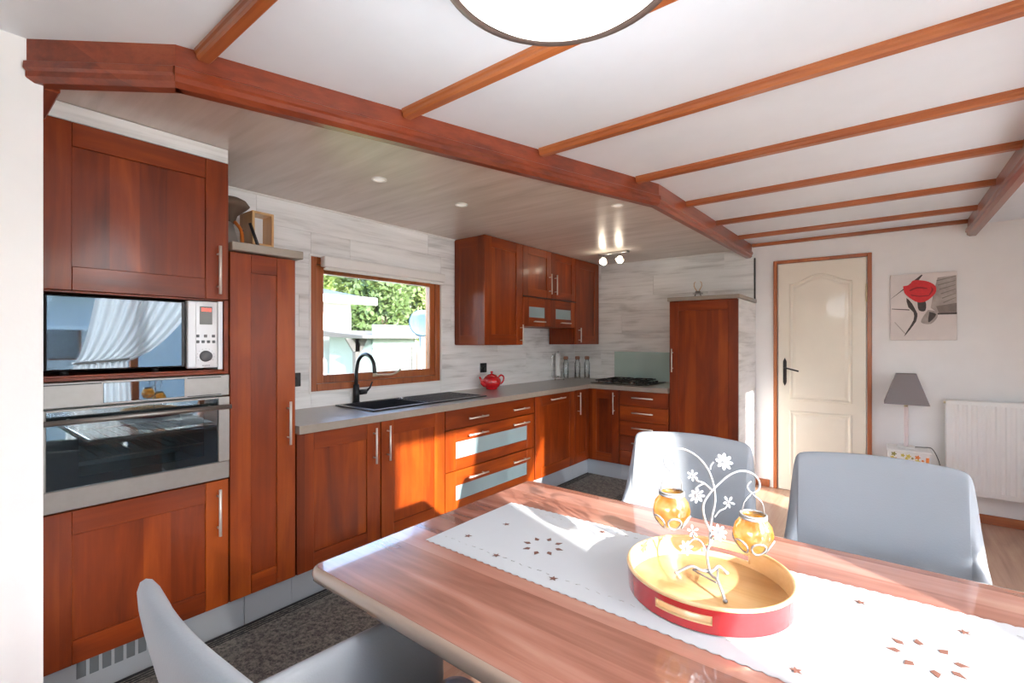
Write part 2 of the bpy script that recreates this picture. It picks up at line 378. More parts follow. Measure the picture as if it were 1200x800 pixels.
HA = (.280, 1.90, .04, 2.06); HB = (3.40, 3.80, .60, 1.72)
HC = (-1.95, -.35, .85, 2.0); HD = (2.15, 3.12, .75, 1.95)  # unseen openings added for soft daylight on the cabinets and far wall
b = B(); wall_with_holes(b, 'x', XR, XR+.1, YR-.1, YB+.006, 0, WT, [HA, HB, HC, HD])
struct(b.build('wall_right', M['white']), 'white wall with the sunny windows, opposite the kitchen', 'wall')
HR = (-1.4, .1, .9, 1.95)  # unseen opening added for sky light from behind the camera
b = B(); wall_with_holes(b, 'y', YR-.1, YR, XW, XR, 0, WT, [HR])
struct(b.build('wall_rear', M['white']), 'white wall behind the camera with a wide window added for light', 'wall')
struct(B().box(XW-.1, -1.965, -.3, .235, 0, WT).box(XW-.1, XW, YR, -.3, 0, WT).build('wall_partition', M['white']), 'white partition wall left of the oven cabinet', 'wall')
# boards on the kitchen walls: every board its own piece
def clip(rect, hole):
    a0, a1, z0, z1 = rect; h0, h1, k0, k1 = hole
    if a1 <= h0 or a0 >= h1 or z1 <= k0 or z0 >= k1: return [rect]
    out = []
    if a0 < h0: out.append((a0, h0, z0, z1))
    if a1 > h1: out.append((h1, a1, z0, z1))
    m0, m1 = max(a0, h0), min(a1, h1)
    if z0 < k0: out.append((m0, m1, z0, k0))
    if z1 > k1: out.append((m0, m1, k1, z1))
    return out
def boards(parent, axis, a0, a1, z0, z1, hole, fn, mat):
    rh = .197; z = z0; row = 0
    while z < z1-.01:
        zt = min(z+rh, z1); a = a0-[.35, .95, .1, .7, 1.1][row % 5]
        while a < a1:
            r = (max(a, a0), min(a+1.29, a1), z, zt); a += 1.29
            if r[1]-r[0] < .02: continue
            for q in (clip(r, hole) if hole else [r]):
                if q[1]-q[0] < .01 or q[3]-q[2] < .006: continue
                g = .0006; bb = B()
                if axis == 'y': bb.box(XW-.006, XW, q[0]+g, q[1]-g, q[2]+g, q[3]-g, .0009)
                else: bb.box(q[0]+g, q[1]-g, YB, YB+.006, q[2]+g, q[3]-g, .0009)
                bb.build('board', mat, parent)
        z = zt; row += 1
boards(wl, 'y', .86, YB, .80, ZK, (WY0, WY1, WZ0, WZ1), None, M['plank_y'])
boards(wb, 'x', XW, HX, .80, ZK, None, None, M['plank_x'])
# ceilings
struct(B().box(-1.99, .56, YR, YB+.006, ZC, ZC+.05).build('ceiling', M['ceil']), 'white living room ceiling between the cherry beams', 'ceiling')
P = [(-1.965, .20), (-1.655, .478), (-.985, 2.585), (-.935, YB)]      # living side of the wooden ceiling edge
poly = [(XW, .2), (P[0][0]-.02, .2), (P[1][0]-.02, P[1][1]), (P[2][0]-.02, P[2][1]), (P[3][0]-.02, YB), (XW, YB)]
b = B().prism([(x, y, ZK) for x, y in poly], (0, 0, .06))
struct(b.build('ceiling_kitchen', M['kceil']), 'lower grey-brown wood look ceiling over the kitchen', 'ceiling')
b = B().box(.49, XR, YR, YB+.006, ZK, ZK+.06)
struct(b.build('ceiling_side', M['ceil']), 'lower white ceiling strip along the window wall', 'ceiling')
struct(B().box(XW-.1, XR+.1, YR-.1, YB+.1, WT, WT+.05).build('ceiling_roof_deck', M['ceil']), 'roof deck above the ceilings', 'ceiling')
# wooden edge of the kitchen ceiling: moulded section swept along the bends
def mould(name, pts, side, mat, label):
    sec = [(0, ZC), (.0, 2.122), (.010, 2.116), (.012, 2.096), (.004, 2.090), (.004, 2.074), (-.012, 2.062), (-.045, 2.062), (-.045, ZC)]
    b = B(); n = len(sec); vs = []; fs = []
    for i, p in enumerate(pts):
        p = Vector((p[0], p[1], 0))
        d0 = (p-Vector((*pts[i-1], 0))).normalized() if i > 0 else None
        d1 = (Vector((*pts[i+1], 0))-p).normalized() if i < len(pts)-1 else None
        d = ((d0 or d1)+(d1 or d0)).normalized(); nn = Vector((d.y, -d.x, 0))*side
        k = 1/max(.5, nn.dot(Vector(((d1 or d0).y, -(d1 or d0).x, 0))*side))
        for u, z in sec: q = p+nn*u*k; vs.append((q.x, q.y, z))
    for i in range(len(pts)-1):
        for k in range(n): fs.append((i*n+k, i*n+(k+1) % n, (i+1)*n+(k+1) % n, (i+1)*n+k))
    fs.append(tuple(range(n))); fs.append(tuple((len(pts)-1)*n+k for k in range(n)))
    b.add(vs, fs, False); return struct(b.build(name, mat), label, 'ceiling beam')
mould('trim_1', P[2:4], 1, M['edge_y'], 'straight far length of the red-brown ceiling edge beam')
mould('trim_2', P[1:3], 1, M['edge_y'], 'long slanting length of the red-brown ceiling edge beam')
mould('trim_3', P[0:2], 1, M['edge_y'], 'short left length of the red-brown ceiling edge beam')
struct(B().box(XW, -1.98, .237, .275, 2.06, ZK, .004).build('trim_4', M['edge_x']), 'dark wooden ceiling edge above the oven cabinet, at the left edge', 'ceiling beam')
mould('trim_5', [(.487, YB), (.487, YR)], 1, M['edge_y'], 'ceiling edge beam on the window side of the room')
# cross beams
def trim_x(y):
    for (x0, y0), (x1, y1) in zip(P, P[1:]):
        if y0 <= y <= y1: return x0+(x1-x0)*(y-y0)/(y1-y0)
    return -1.97
def beam(i, y, w=.052, h=.03, label=''):
    sec = []
    for k in range(9):
        a = PI*k/8; sec.append((math.cos(a)*w/2*(1 if k not in (2, 6) else .92), -h*(math.sin(a)**.55)))
    sec = [(w/2, 0)]+[(w/2, -h*.35), (w*.40, -h*.5), (w*.38, -h*.8), (w*.28, -h), (-w*.28, -h), (-w*.38, -h*.8), (-w*.40, -h*.5), (-w/2, -h*.35)]+[(-w/2, 0)]
    x0 = trim_x(y)+.002; b = B().prism([(x0, y+u, ZC+v) for u, v in sec], (.50-x0, 0, 0))
    struct(b.build('trim_%d' % (6+i), M['trim_x']), label, 'ceiling beam')
names = ['nearest to the camera behind the lamp rim', 'left of the round lamp, ending at the bend', 'passing under the round ceiling lamp', 'third, just beyond the round lamp', 'fourth from the lamp', 'fifth from the lamp', 'sixth from the lamp', 'last full beam before the far wall']
for i in range(-3, 7):
    y = 1.79+.622*(i-2)
    if y < -2.0: continue
    beam(i+3, y, label='slim orange-brown ceiling beam, '+(['behind the camera', 'behind the camera, second', 'just behind the camera', 'nearest, running out at the top left', 'running behind the round lamp', 'first one beyond the round lamp', 'second one beyond the round lamp', 'third one beyond the round lamp', 'fourth one beyond the round lamp', 'close to the far wall'][i+3]))
struct(B().box(-.93, .515, YB-.028, YB+.005, ZC-.028, ZC, .006).build('trim_18', M['trim_x']), 'thin wooden strip where the far wall meets the ceiling', 'ceiling trim')
# white cove strips, black corner strip, skirting
struct(B().box(XW+.001, XW+.012, .9, YB, ZK-.012, ZK, .004).build('trim_19', M['gloss_white']), 'thin white strip between kitchen boards and ceiling', 'wall trim')
struct(B().box(XW+.013, -.95, YB-.012, YB-.001, ZK-.012, ZK, .004).build('trim_20', M['gloss_white']), 'thin white strip above the boards of the far kitchen wall', 'wall trim')
struct(B().box(HX-.002, HX+.010, YB-.010, YB+.005, 1.66, 2.06, .002).build('trim_21', M['dark']), 'thin black strip closing the kitchen boards beside the white wall', 'wall trim')
struct(B().box(-.91, -.79, YB-.008, YB+.005, 0, .065, .003).box(-.04, XR, YB-.008, YB+.005, 0, .065, .003).build('baseboard_back', M['trim_x']), 'low wooden skirting on the far wall', 'baseboard')
struct(B().box(XW, -2.27, .245, .855, 2.085, ZK-.002, .002).build('trim_22', M['plank_y']), 'pale marbled filler strip above the oven cabinet', 'wall trim')

# ------------------------------------------------------------------ kitchen window
win = struct(B().box(XW-.005, XW+.004, WY0-.012, WY1+.012, WZ0-.012, WZ0, .001).box(XW-.005, XW+.004, WY0-.012, WY1+.012, WZ1, WZ1+.012, .001)
    .box(XW-.005, XW+.004, WY0-.012, WY0, WZ0, WZ1, .001).box(XW-.005, XW+.004, WY1, WY1+.012, WZ0, WZ1, .001).build('window_1', M['gloss_white']), 'wood framed kitchen window over the sink', 'window')
def frame_yz(b, x0, x1, y0, y1, z0, z1, t, bev=.003, tb=None):
    tb = tb or t
    b.box(x0, x1, y0, y0+t, z0, z1, bev); b.box(x0, x1, y1-t, y1, z0, z1, bev)
    b.box(x0, x1, y0+t, y1-t, z0, z0+tb, bev); b.box(x0, x1, y0+t, y1-t, z1-t, z1, bev); return b
frame_yz(B(), XW-.095, XW-.008, WY0, WY1, WZ0, WZ1, .045).build('window_frame', M['trim_z'], win)
frame_yz(B(), XW-.075, XW-.022, WY0+.047, WY1-.047, WZ0+.047, WZ1-.047, .052).build('window_sash', M['trim_z'], win)
B().box(XW-.055, XW-.049, WY0+.098, WY1-.098, WZ0+.098, WZ1-.098).build('pane', M['glass'], win)
b = B().box(XW-.022, XW-.010, 1.99, 2.03, 1.052, 1.076, .004); b.tube(smooth([(XW-.004, 2.01, 1.064), (XW+.012, 2.04, 1.064), (XW+.014, 2.13, 1.062), (XW+.014, 2.19, 1.082), (XW+.012, 2.21, 1.098)], 4), [.008]*4+[.007]*13, 8)
b.build('window_handle', M['brass'], win)
bl = thing('roller_blind', (XW, 2.1, 1.77), 'white blind cassette across the top of the kitchen window', 'blind')
B().box(XW+.006, XW+.058, WY0+.06, WY1-.002, 1.772, 1.838, .008).box(XW+.030, XW+.034, WY0+.08, WY1-.02, 1.762, 1.775).build('cassette', M['gloss_white'], bl)
B().box(XW+.024, XW+.040, WY0+.07, WY1-.01, 1.752, 1.766, .004).build('bottom_bar', M['gloss_white'], bl)

# ------------------------------------------------------------------ window wall side: windows with wooden frames
def right_window(n, h, mull, label, z_in=.05):
    y0, y1, z0, z1 = h; t = .045
    b = frame_yz(B(), XR+.02, XR+.08, y0, y1, z0, z1, t)
    for a, c in mull: b.box(XR+.02, XR+.08, a, c, z0+t, z1-t, .003)
    w = struct(b.build('window_%d' % n, M['trim_z']), label, 'window')
    ys = [y0+t]+[v for m in mull for v in m]+[y1-t]
    for i in range(0, len(ys), 2): B().box(XR+.048, XR+.052, ys[i], ys[i+1], z0+t, z1-t).build('pane', M['glass'], w)
    return w
right_window(2, (HA[0]-.02, HA[1], HA[2], HA[3]), [(1.28, 1.34)], 'wood framed glass door and window in the window wall')
right_window(5, HC, [(-1.18, -1.12)], 'unseen window added beside the camera for soft light on the cabinets')  # added as a soft light source, out of view
right_window(6, HD, [], 'unseen curtained window added in the window wall to light the far wall')  # added out of view to brighten the far wall and door
right_window(3, HB, [], 'small window in the window wall near the far corner')
b = B(); y0, y1, z0, z1 = HR; t = .05
b.box(y0, y1, YR-.08, YR-.02, z0, z0+t).box(y0, y1, YR-.08, YR-.02, z1-t, z1)
for x in (y0, -.675, y1-t): b.box(x, x+t, YR-.08, YR-.02, z0+t, z1-t)
rw = struct(b.build('window_4', M['trim_x']), 'wide unseen window added behind the camera to let in fill light', 'window')  # added fill window, never in view
B().box(y0+t, y1-t, YR-.052, YR-.048, z0+t, z1-t).build('pane', M['glass'], rw)
# sheer curtain tied to one side
def curtain(name, zt, zb, zg, top, gath, bot, folds, amp, label):
    b = B(); nz, ny = 40, folds*8; vs = []; fs = []
    for i in range(nz+1):
        z = zt+(zb-zt)*i/nz
        if z >= zg: s = (z-zg)/(zt-zg); s = s**.62; lo = gath[0]+(top[0]-gath[0])*s; hi = gath[1]+(top[1]-gath[1])*s
        else: s = (zg-z)/(zg-zb); s = min(1, s*1.3)**.7; lo = gath[0]+(bot[0]-gath[0])*s; hi = gath[1]+(bot[1]-gath[1])*s
        for j in range(ny+1):
            u = j/ny; vs.append((XR-.055+amp*math.sin(u*folds*2*PI+z*1.3)*(.5+.5*(hi-lo)/(top[1]-top[0])), lo+(hi-lo)*u, z))
    for i in range(nz):
        for j in range(ny): a = i*(ny+1)+j; fs.append((a, a+1, a+ny+2, a+ny+1))
    b.add(vs, fs, True); r = thing(name, (XR-.055, top[0], zb), label, 'curtain')
    b.build('cloth', M['sheer'], r)
    if gath == top: return r
    c = []
    for k in range(13): a = 2*PI*k/12; c.append((XR-.055+(amp+.015)*math.cos(a), (gath[0]+gath[1])/2+((gath[1]-gath[0])/2+.01)*math.sin(a), zg+.015*math.sin(a)))
    B().tube(c, .012, 6).build('tieback', M['gloss_white'], r)
    return r
curtain('sheer_curtain', 2.07, .70, .71, (-2.0, -.30), (-2.0, -.30), (-2.0, -.30), 16, .02, 'closed white sheer curtain added beside the camera to diffuse the sun')  # added with its window; keeps direct sun off the oven cabinets
curtain('sheer_curtain', 2.07, .62, .63, (2.10, 3.17), (2.10, 3.17), (2.10, 3.17), 12, .02, 'closed white sheer curtain added over the middle window to diffuse the sun')  # added with its window; passes only diffuse light
curtain('sheer_curtain', 2.06, .06, 1.12, (1.06, 2.02), (.87, 1.24), (.80, 1.28), 9, .022, 'white sheer curtain tied back at the glass door')
r = thing('curtain_rail', (XR-.055, .3, 2.07), 'white curtain rail above the glass door', 'curtain rail')
B().cyl((XR-.055, .2, 2.075), (XR-.055, 2.1, 2.075), .010, n=10).build('rail', M['dcream'], r)
for y in (.24, 2.03): B().box(XR-.06, XR, y, y+.03, 2.07, 2.09).build('bracket', M['dcream'], r)

# ------------------------------------------------------------------ far door
d = struct(B().box(-.72, -.10, YB-.012, YB+.004, .006, 1.978, .002).build('door_1', M['cream']), 'cream door with an arched upper panel in the far wall', 'door')
b = B().box(-.757, -.728, YB-.022, YB+.004, 0, 2.01, .003).box(-.092, -.063, YB-.022, YB+.004, 0, 2.01, .003).box(-.728, -.092, YB-.022, YB+.004, 1.982, 2.01, .003)
b.build('door_frame', M['trim_z'], d)
def door_panel(x0, x1, z0, z1, arch):
    pts = [(x0, z0), (x1, z0), (x1, z1)]
    if arch:
        for k in range(1, 16):
            t = k/16; x = x1+(x0-x1)*t; pts.append((x, z1+arch*(.5-.5*math.cos(2*PI*t))))
    pts.append((x0, z1))
    def off(pts, e):
        cx = (x0+x1)/2; cz = (z0+z1)/2
        return [(x-e*(1 if x > cx else -1), z-e*(1 if z > cz else -1)) if abs(x-cx) > (x1-x0)*.49 else (x, z-e*(1 if z > cz else -1)) for x, z in pts]
    rings = [(0, 0), (.007, .007), (.016, .007), (.024, 0.001), (.034, .001), (.05, .005)]
    b = B(); vs = []; fs = []; n = len(pts)
    for e, h in rings:
        for x, z in off(pts, e): vs.append((x, YB-.012-h, z))
    for i in range(len(rings)-1):
        for k in range(n): fs.append((i*n+k, i*n+(k+1) % n, (i+1)*n+(k+1) % n, (i+1)*n+k))
    fs.append(tuple((len(rings)-1)*n+k for k in range(n)))
    b.add(vs, fs, False); b.build('door_panel', M['cream'], d)
door_panel(-.635, -.19, .79, 1.80, .075); door_panel(-.635, -.19, .14, .70, 0)
b = B().box(-.682, -.655, YB-.020, YB-.012, .94, 1.13, .003)
b.prism([(-.6685-.013, YB-.018, 1.13), (-.6685+.013, YB-.018, 1.13), (-.6685, YB-.018, 1.158)], (0, .005, 0)); b.prism([(-.6685-.013, YB-.018, .94), (-.6685+.013, YB-.018, .94), (-.6685, YB-.018, .912)], (0, .005, 0))
b.tube(smooth([(-.668, YB-.02, 1.07), (-.668, YB-.055, 1.07), (-.64, YB-.062, 1.066), (-.56, YB-.058, 1.045)], 4), .007, 8)
b.build('door_handle', M['iron'], d)
B().cyl((-.097, YB-.024, 1.62), (-.097, YB-.024, 1.76), .006, n=8).build('hinge', M['brass'], d)

# ------------------------------------------------------------------ cabinet helpers
def mapL(u0, u1, z0, z1, w0, w1): return (XF+w0, XF+w1, u0, u1, z0, z1)       # left run: u = y, w = out into the room
def mapB(u0, u1, z0, z1, w0, w1): return (u0, u1, YF-w1, YF-w0, z0, z1)       # far run: u = x
def handle(mp, root, u0, z0, u1, z1, out=.032):
    """bar handle between two points of the front plane"""
    def pt(u, z, w): a = mp(u, u, z, z, w, w); return (a[0], a[2], a[4])
    b = B(); L = math.hypot(u1-u0, z1-z0); du, dz = (u1-u0)/L, (z1-z0)/L
    b.cyl(pt(u0, z0, out), pt(u1, z1, out), .0058, n=10)
    for k in (.16, .84): b.cyl(pt(u0+(u1-u0)*k, z0+(z1-z0)*k, -.0), pt(u0+(u1-u0)*k, z0+(z1-z0)*k, out), .004, n=8)
    return b.build('handle', M['grip'], root)
def shaker(mp, root, u0, u1, z0, z1, stile=.088, rail=.085, inset=None, hz=None, name='door', w=0.0, mats=None, cross='cherry_y', t=.020, glass_rail=None):
    g = .0018; u0 += g; u1 -= g; z0 += g; z1 -= g
    b = B(); e = .0015
    b.box(*mp(u0, u0+stile, z0, z1, w-t, w), e); b.box(*mp(u1-stile, u1, z0, z1, w-t, w), e)
    b.cur = 1
    b.box(*mp(u0+stile+.0005, u1-stile-.0005, z0, z0+rail, w-t, w-.0005), e); b.box(*mp(u0+stile+.0005, u1-stile-.0005, z1-rail, z1, w-t, w-.0005), e)
    d = b.build(name, [M['cherry_z'], M[cross]], root)
    p = B().box(*mp(u0+stile+.0002, u1-stile-.0002, z0+rail+.0002, z1-rail-.0002, w-t, w-.007), .001)
    p.build('panel', M['cherry_z'] if inset is None else M[inset], d)
    return d
def carcass(mp, root, u0, u1, z0, z1, depth, w=-.0215, mat='cherry_z'):
    return B().box(*mp(u0+.0008, u1-.0008, z0, z1, w-depth, w)).build('body', M[mat], root)
DEP = .52

# ------------------------------------------------------------------ oven tower
oc = thing('oven_cabinet', (XF, .55, 0), 'tall cherry wood cabinet housing microwave and oven, left', 'cabinet')
Y0, Y1 = .252, .851
b = B().box(XW+.012, XF-.022, Y0, Y0+.018, .145, 2.08).box(XW+.012, XF-.022, Y1-.018, Y1, .145, 2.08).box(XW+.012, XW+.02, Y0+.018, Y1-.018, .145, 2.08)
for z in (.145, .695, 1.160, 1.475, 2.062): b.box(XW+.02, XF-.0225, Y0+.018, Y1-.018, z, z+.018)
b.build('body', M['cherry_z'], oc)
b = B().box(XF-.021, XF-.002, Y0+.001, Y1-.001, 1.160, 1.172, .001); b.box(XF-.021, XF-.002, Y1-.018, Y1-.001, 1.172, 1.478, .001)
b.build('niche_frame', M['cherry_y'], oc)
dd = shaker(mapL, oc, Y0, Y1, 1.480, 2.080); handle(mapL, dd, .806, 1.503, .806, 1.709)
dd = shaker(mapL, oc, Y0, Y1, .150, .700); handle(mapL, dd, .806, .467, .806, .666)
pl = B().box(XF-.055, XF-.040, Y0, .93, .001, .143, .001).build('plinth', M['plinth'], oc)
for k in range(8):
    y = .36+k*.036; B().box(XF-.0405, XF-.0375, y, y+.026, .075, .138, .0008).build('vent_slot', M['slot'], pl)
# microwave
mw = thing('microwave', (XF, .55, 1.179), 'silver built-in microwave with mirrored door and red clock digits', 'microwave')
B().box(XW+.1, XF-.03, Y0+.022, Y1-.045, 1.196, 1.462, .004).build('body', M['silver'], mw)
dr = B().box(XF-.0295, XF-.006, Y0+.022, .690, 1.196, 1.464, .004).build('door', M['dark'], mw)
B().box(XF-.0062, XF-.003, Y0+.026, .675, 1.200, 1.460, .001).build('mirror_glass', M['mirror'], dr)
cp = B().box(XF-.0295, XF+.004, .693, .806, 1.188, 1.470, .005).build('control_panel', M['silver'], mw)
B().box(XF+.0035, XF+.009, .693, .724, 1.192, 1.466, .003).build('door_grip', M['silver'], cp)
B().box(XF+.0035, XF+.0055, .737, .784, 1.372, 1.448).build('display', M['lcd'], cp)
# red digits 0:00 style segments
b = B()
for k, y in enumerate((.744, .757, .770)):
    for zz in (1.428, 1.434, 1.440): b.box(XF+.0054, XF+.0062, y+.001, y+.008, zz-.0008, zz+.0008)
    for yy in (y, y+.0085): b.box(XF+.0054, XF+.0062, yy, yy+.0015, 1.427, 1.441)
b.build('digits', M['led'], cp)
b = B()
for y in (.730, .759, .789): B().box(XF+.0035, XF+.0065, y-.006, y+.006, 1.317, 1.329, .001).build('button', M['btn'], cp)
for y in (.730, .750, .770, .790): B().box(XF+.0035, XF+.0065, y-.006, y+.006, 1.293, 1.305, .002).build('button', M['btn'], cp)
B().cyl((XF+.003, .760, 1.238), (XF+.018, .760, 1.238), .024, .021, 24).build('dial', M['btn'], cp)
b = B()
for k in range(11):
    a = R(-30+k*24); b.box(XF+.0035, XF+.0048, .760+.032*math.cos(a)-.001, .760+.032*math.cos(a)+.001, 1.238+.032*math.sin(a)-.001, 1.238+.032*math.sin(a)+.001)
b.build('printed_marks', M['btn'], cp)['kind'] = 'stuff'
b = B()
for k in range(7): b.box(XF+.0035, XF+.0046, .747+k*.0042, .747+k*.0042+.0028, 1.197, 1.2005)
b.build('printed_marks', M['btn'], cp)['kind'] = 'stuff'
for y in (.33, .60, .76): B().cyl((XF-.06, y, 1.1785), (XF-.06, y, 1.197), .013, n=12).build('foot', M['dark'], mw)
B().box(XW+.1, XF-.012, .812, .831, 1.179, 1.474, .001).build('side_filler', M['silver'], mw)
# oven
ov = thing('oven', (XF, .55, .715), 'stainless steel built-in oven with glass door and long bar handle', 'oven')
b = B(); x0, x1 = XW+.08, XF-.01
b.box(x0, x1, Y0+.022, Y0+.05, .716, 1.155).box(x0, x1, Y1-.05, Y1-.022, .716, 1.155).box(x0, x0+.02, Y0+.05, Y1-.05, .716, 1.155).box(x0+.02, x1, Y0+.05, Y1-.05, .716, .765).box(x0+.02, x1, Y0+.05, Y1-.05, 1.05, 1.155)
b.build('cavity', M['ovenin'], ov)
cp = B().box(XF-.0095, XF+.012, Y0+.002, Y1-.002, 1.066, 1.157, .003).build('control_panel', M['steel'], ov)
B().box(XF+.0118, XF+.0145, .425, .680, 1.075, 1.148, .001).build('display_glass', M['mirror'], cp)
for a in ((Y0+.004, .420, 1.146, 1.150), (.69, .815, 1.146, 1.150), (.69, .815, 1.072, 1.075)): B().box(XF+.0118, XF+.0135, *a).build('groove', M['dark'], cp)
b = B(); b.box(XF-.0095, XF+.014, Y0+.002, Y1-.002, .706, .782, .003).box(XF-.0095, XF+.014, .805, Y1-.002, .782, 1.062, .002).box(XF-.0095, XF+.014, Y0+.002, .275, .782, 1.062, .002).box(XF-.0095, XF+.014, .275, .805, 1.054, 1.062, .001)
dr = b.build('door', M['steel'], ov)
B().box(XF+.001, XF+.008, .275, .805, .782, 1.054).build('door_glass', M['ovenglass'], dr)
b = B(); b.box(XF-.008, XF-.002, .275, .36, .782, 1.054).box(XF-.008, XF-.002, .755, .805, .782, 1.054).box(XF-.008, XF-.002, .36, .755, .782, .815).box(XF-.008, XF-.002, .36, .755, 1.01, 1.054)
b.build('inner_mask', M['dark'], dr)
b = B().cyl((XF+.058, Y0+.01, 1.022), (XF+.058, .838, 1.022), .0095, n=14)
for y in (.33, .77): b.cyl((XF+.012, y, 1.022), (XF+.058, y, 1.022), .007, n=10)
b.build('handle', M['steel'], dr)
for z in (.86, .925):
    b = B()
    for x in (XW+.14, XF-.06): b.cyl((x, Y0+.055, z), (x, Y1-.055, z), .0035, n=6)
    for k in range(13): y = Y0+.07+k*.037; b.cyl((XW+.14, y, z), (XF-.06, y, z), .0018, n=5)
    b.build('rack', M['steel'], ov)

# ------------------------------------------------------------------ tall narrow cabinet and its slab
tc_ = thing('tall_cabinet', (XF, 1.0, 0), 'narrow tall cherry cabinet between oven tower and worktop', 'cabinet')
carcass(mapL, tc_, .854, 1.150, .145, 1.70, DEP)
dd = shaker(mapL, tc_, .854, 1.150, .150, 1.698); handle(mapL, dd, 1.110, .806, 1.110, 1.012)
B().box(XF-.055, XF-.040, .932, 1.15, .001, .143, .001).build('plinth', M['plinth'], tc_)
B().box(XW+.003, XF+.025, .856, 1.178, 1.702, 1.740, .003).build('top_slab', M['topslab'], tc_)

# ------------------------------------------------------------------ base run
sc_ = thing('sink_cabinet', (XF, 1.65, 0), 'two-door cherry base cabinet under the black sink', 'cabinet')
B().box(XW+.012, XF-.0215, 1.153, 1.17, .145, .845).box(XW+.012, XF-.0215, 2.133, 2.150, .145, .845).box(XW+.012, XF-.0215, 1.17, 2.133, .145, .163).box(XW+.012, XW+.02, 1.17, 2.133, .163, .845).build('body', M['cherry_z'], sc_)
dd = shaker(mapL, sc_, 1.155, 1.646, .150, .842); handle(mapL, dd, 1.598, .615, 1.598, .815)
dd = shaker(mapL, sc_, 1.650, 2.150, .150, .842); handle(mapL, dd, 1.691, .615, 1.691, .815)
B().box(XF-.055, XF-.040, 1.151, 2.150, .001, .143, .001).build('plinth', M['plinth'], sc_)
dc = thing('drawer_cabinet', (XF, 2.65, 0), 'wide cherry drawer cabinet with frosted glass strips in the drawers', 'cabinet')
carcass(mapL, dc, 2.153, 3.160, .145, .845, DEP)
def drawer(root, mp, u0, u1, z0, z1, hs, glass=None, cross='cherry_y'):
    g = .0018
    if glass is None:
        d = B().box(*mp(u0+g, u1-g, z0+g, z1-g, -.02, 0), .0015).build('drawer', M[cross], root)
    else:
        b = B(); s = .098
        b.box(*mp(u0+g, u0+s, z0+g, z1-g, -.02, 0), .0015).box(*mp(u1-s, u1-g, z0+g, z1-g, -.02, 0), .0015); b.cur = 1
        b.box(*mp(u0+s+.0005, u1-s-.0005, z0+g, glass[0], -.02, -.0004), .0015).box(*mp(u0+s+.0005, u1-s-.0005, glass[1], z1-g, -.02, -.0004), .0015)
        d = b.build('drawer', [M['cherry_z'], M[cross]], root)
        B().box(*mp(u0+s+.0002, u1-s-.0002, glass[0]+.0002, glass[1]-.0002, -.018, -.005)).build('glass_inset', M['frost'], d)
    for (a, c, z) in hs: handle(mp, d, a, z, c, z)
drawer(dc, mapL, 2.155, 3.158, .712, .842, [(2.35, 2.55, .770), (2.85, 3.05, .770)])
drawer(dc, mapL, 2.155, 3.158, .432, .708, [(2.35, 2.55, .655), (2.85, 3.05, .655)], (.508, .620))
drawer(dc, mapL, 2.155, 3.158, .150, .428, [(2.35, 2.55, .365), (2.85, 3.05, .365)], (.226, .325))
B().box(XF-.055, XF-.040, 2.151, 3.160, .001, .143, .001).build('plinth', M['plinth'], dc)
dw = thing('dishwasher_cabinet', (XF, 3.48, 0), 'cherry panelled door with a horizontal bar handle, right of the drawers', 'cabinet')
carcass(mapL, dw, 3.172, 3.808, .145, .845, DEP)
dd = shaker(mapL, dw, 3.172, 3.808, .150, .842); handle(mapL, dd, 3.37, .800, 3.60, .800)
B().box(XF-.055, XF-.040, 3.162, 3.809, .001, .143, .001).build('plinth', M['plinth'], dw)
cc = thing('corner_cabinet', (XF, 3.95, 0), 'L-shaped cherry corner cabinet with two narrow doors', 'cabinet')
B().box(XW+.012, XF-.0215, 3.811, YB-.012, .145, .845).box(XF-.021, -1.936, YF+.0215, YB-.012, .145, .845).build('body', M['cherry_z'], cc)
dd = shaker(mapL, cc, 3.812, YF, .150, .842, stile=.06); handle(mapL, dd, 3.862, .612, 3.862, .820)
dd = shaker(mapB, cc, XF+.001, -1.938, .150, .842, stile=.075, cross='cherry_x'); handle(mapB, dd, -1.985, .615, -1.985, .820)
B().box(XF-.055, XF-.040, 3.811, YF+.04, .001, .143, .001).box(XF-.04, -1.936, YF+.040, YF+.055, .001, .143, .001).build('plinth', M['plinth'], cc)
hd = thing('hob_drawer_cabinet', (-1.69, YF, 0), 'cherry cabinet with a stack of five drawers below the hob', 'cabinet')
carcass(mapB, hd, -1.934, -1.468, .145, .845, .60)
for k in range(5):
    z1 = .842-k*.1384; z0 = z1-.1384 if k < 4 else .150
    drawer(hd, mapB, -1.932, -1.470, z0, z1, [(-1.80, -1.60, (z0+z1)/2+.012)], cross='cherry_x')
B().box(-1.934, -1.468, YF+.040, YF+.055, .001, .143, .001).build('plinth', M['plinth'], hd)
fc = thing('fridge_cabinet', (-1.18, YF, 0), 'tall cherry cabinet with pale board side, left of the cream door', 'cabinet')
B().box(-1.464, -.918, YF+.0215, YB-.004, .005, 1.650).build('body', M['cherry_z'], fc)
dd = shaker(mapB, fc, -1.462, -.905, .150, 1.645, stile=.075, rail=.08, cross='cherry_x'); handle(mapB, dd, -1.432, 1.035, -1.432, 1.235)
b = B()
B().box(-.9175, -.902, YF+.0205, YB-.004, .005, 1.648, .001).build('side_board', M['plank_y'], fc)
B().box(-1.475, -.893, YF-.018, YB-.002, 1.650, 1.682, .003).build('top_slab', M['topslab'], fc)
B().box(-1.464, -.90, YF+.003, YF+.018, .001, .143, .001).build('plinth', M['plinth'], fc)

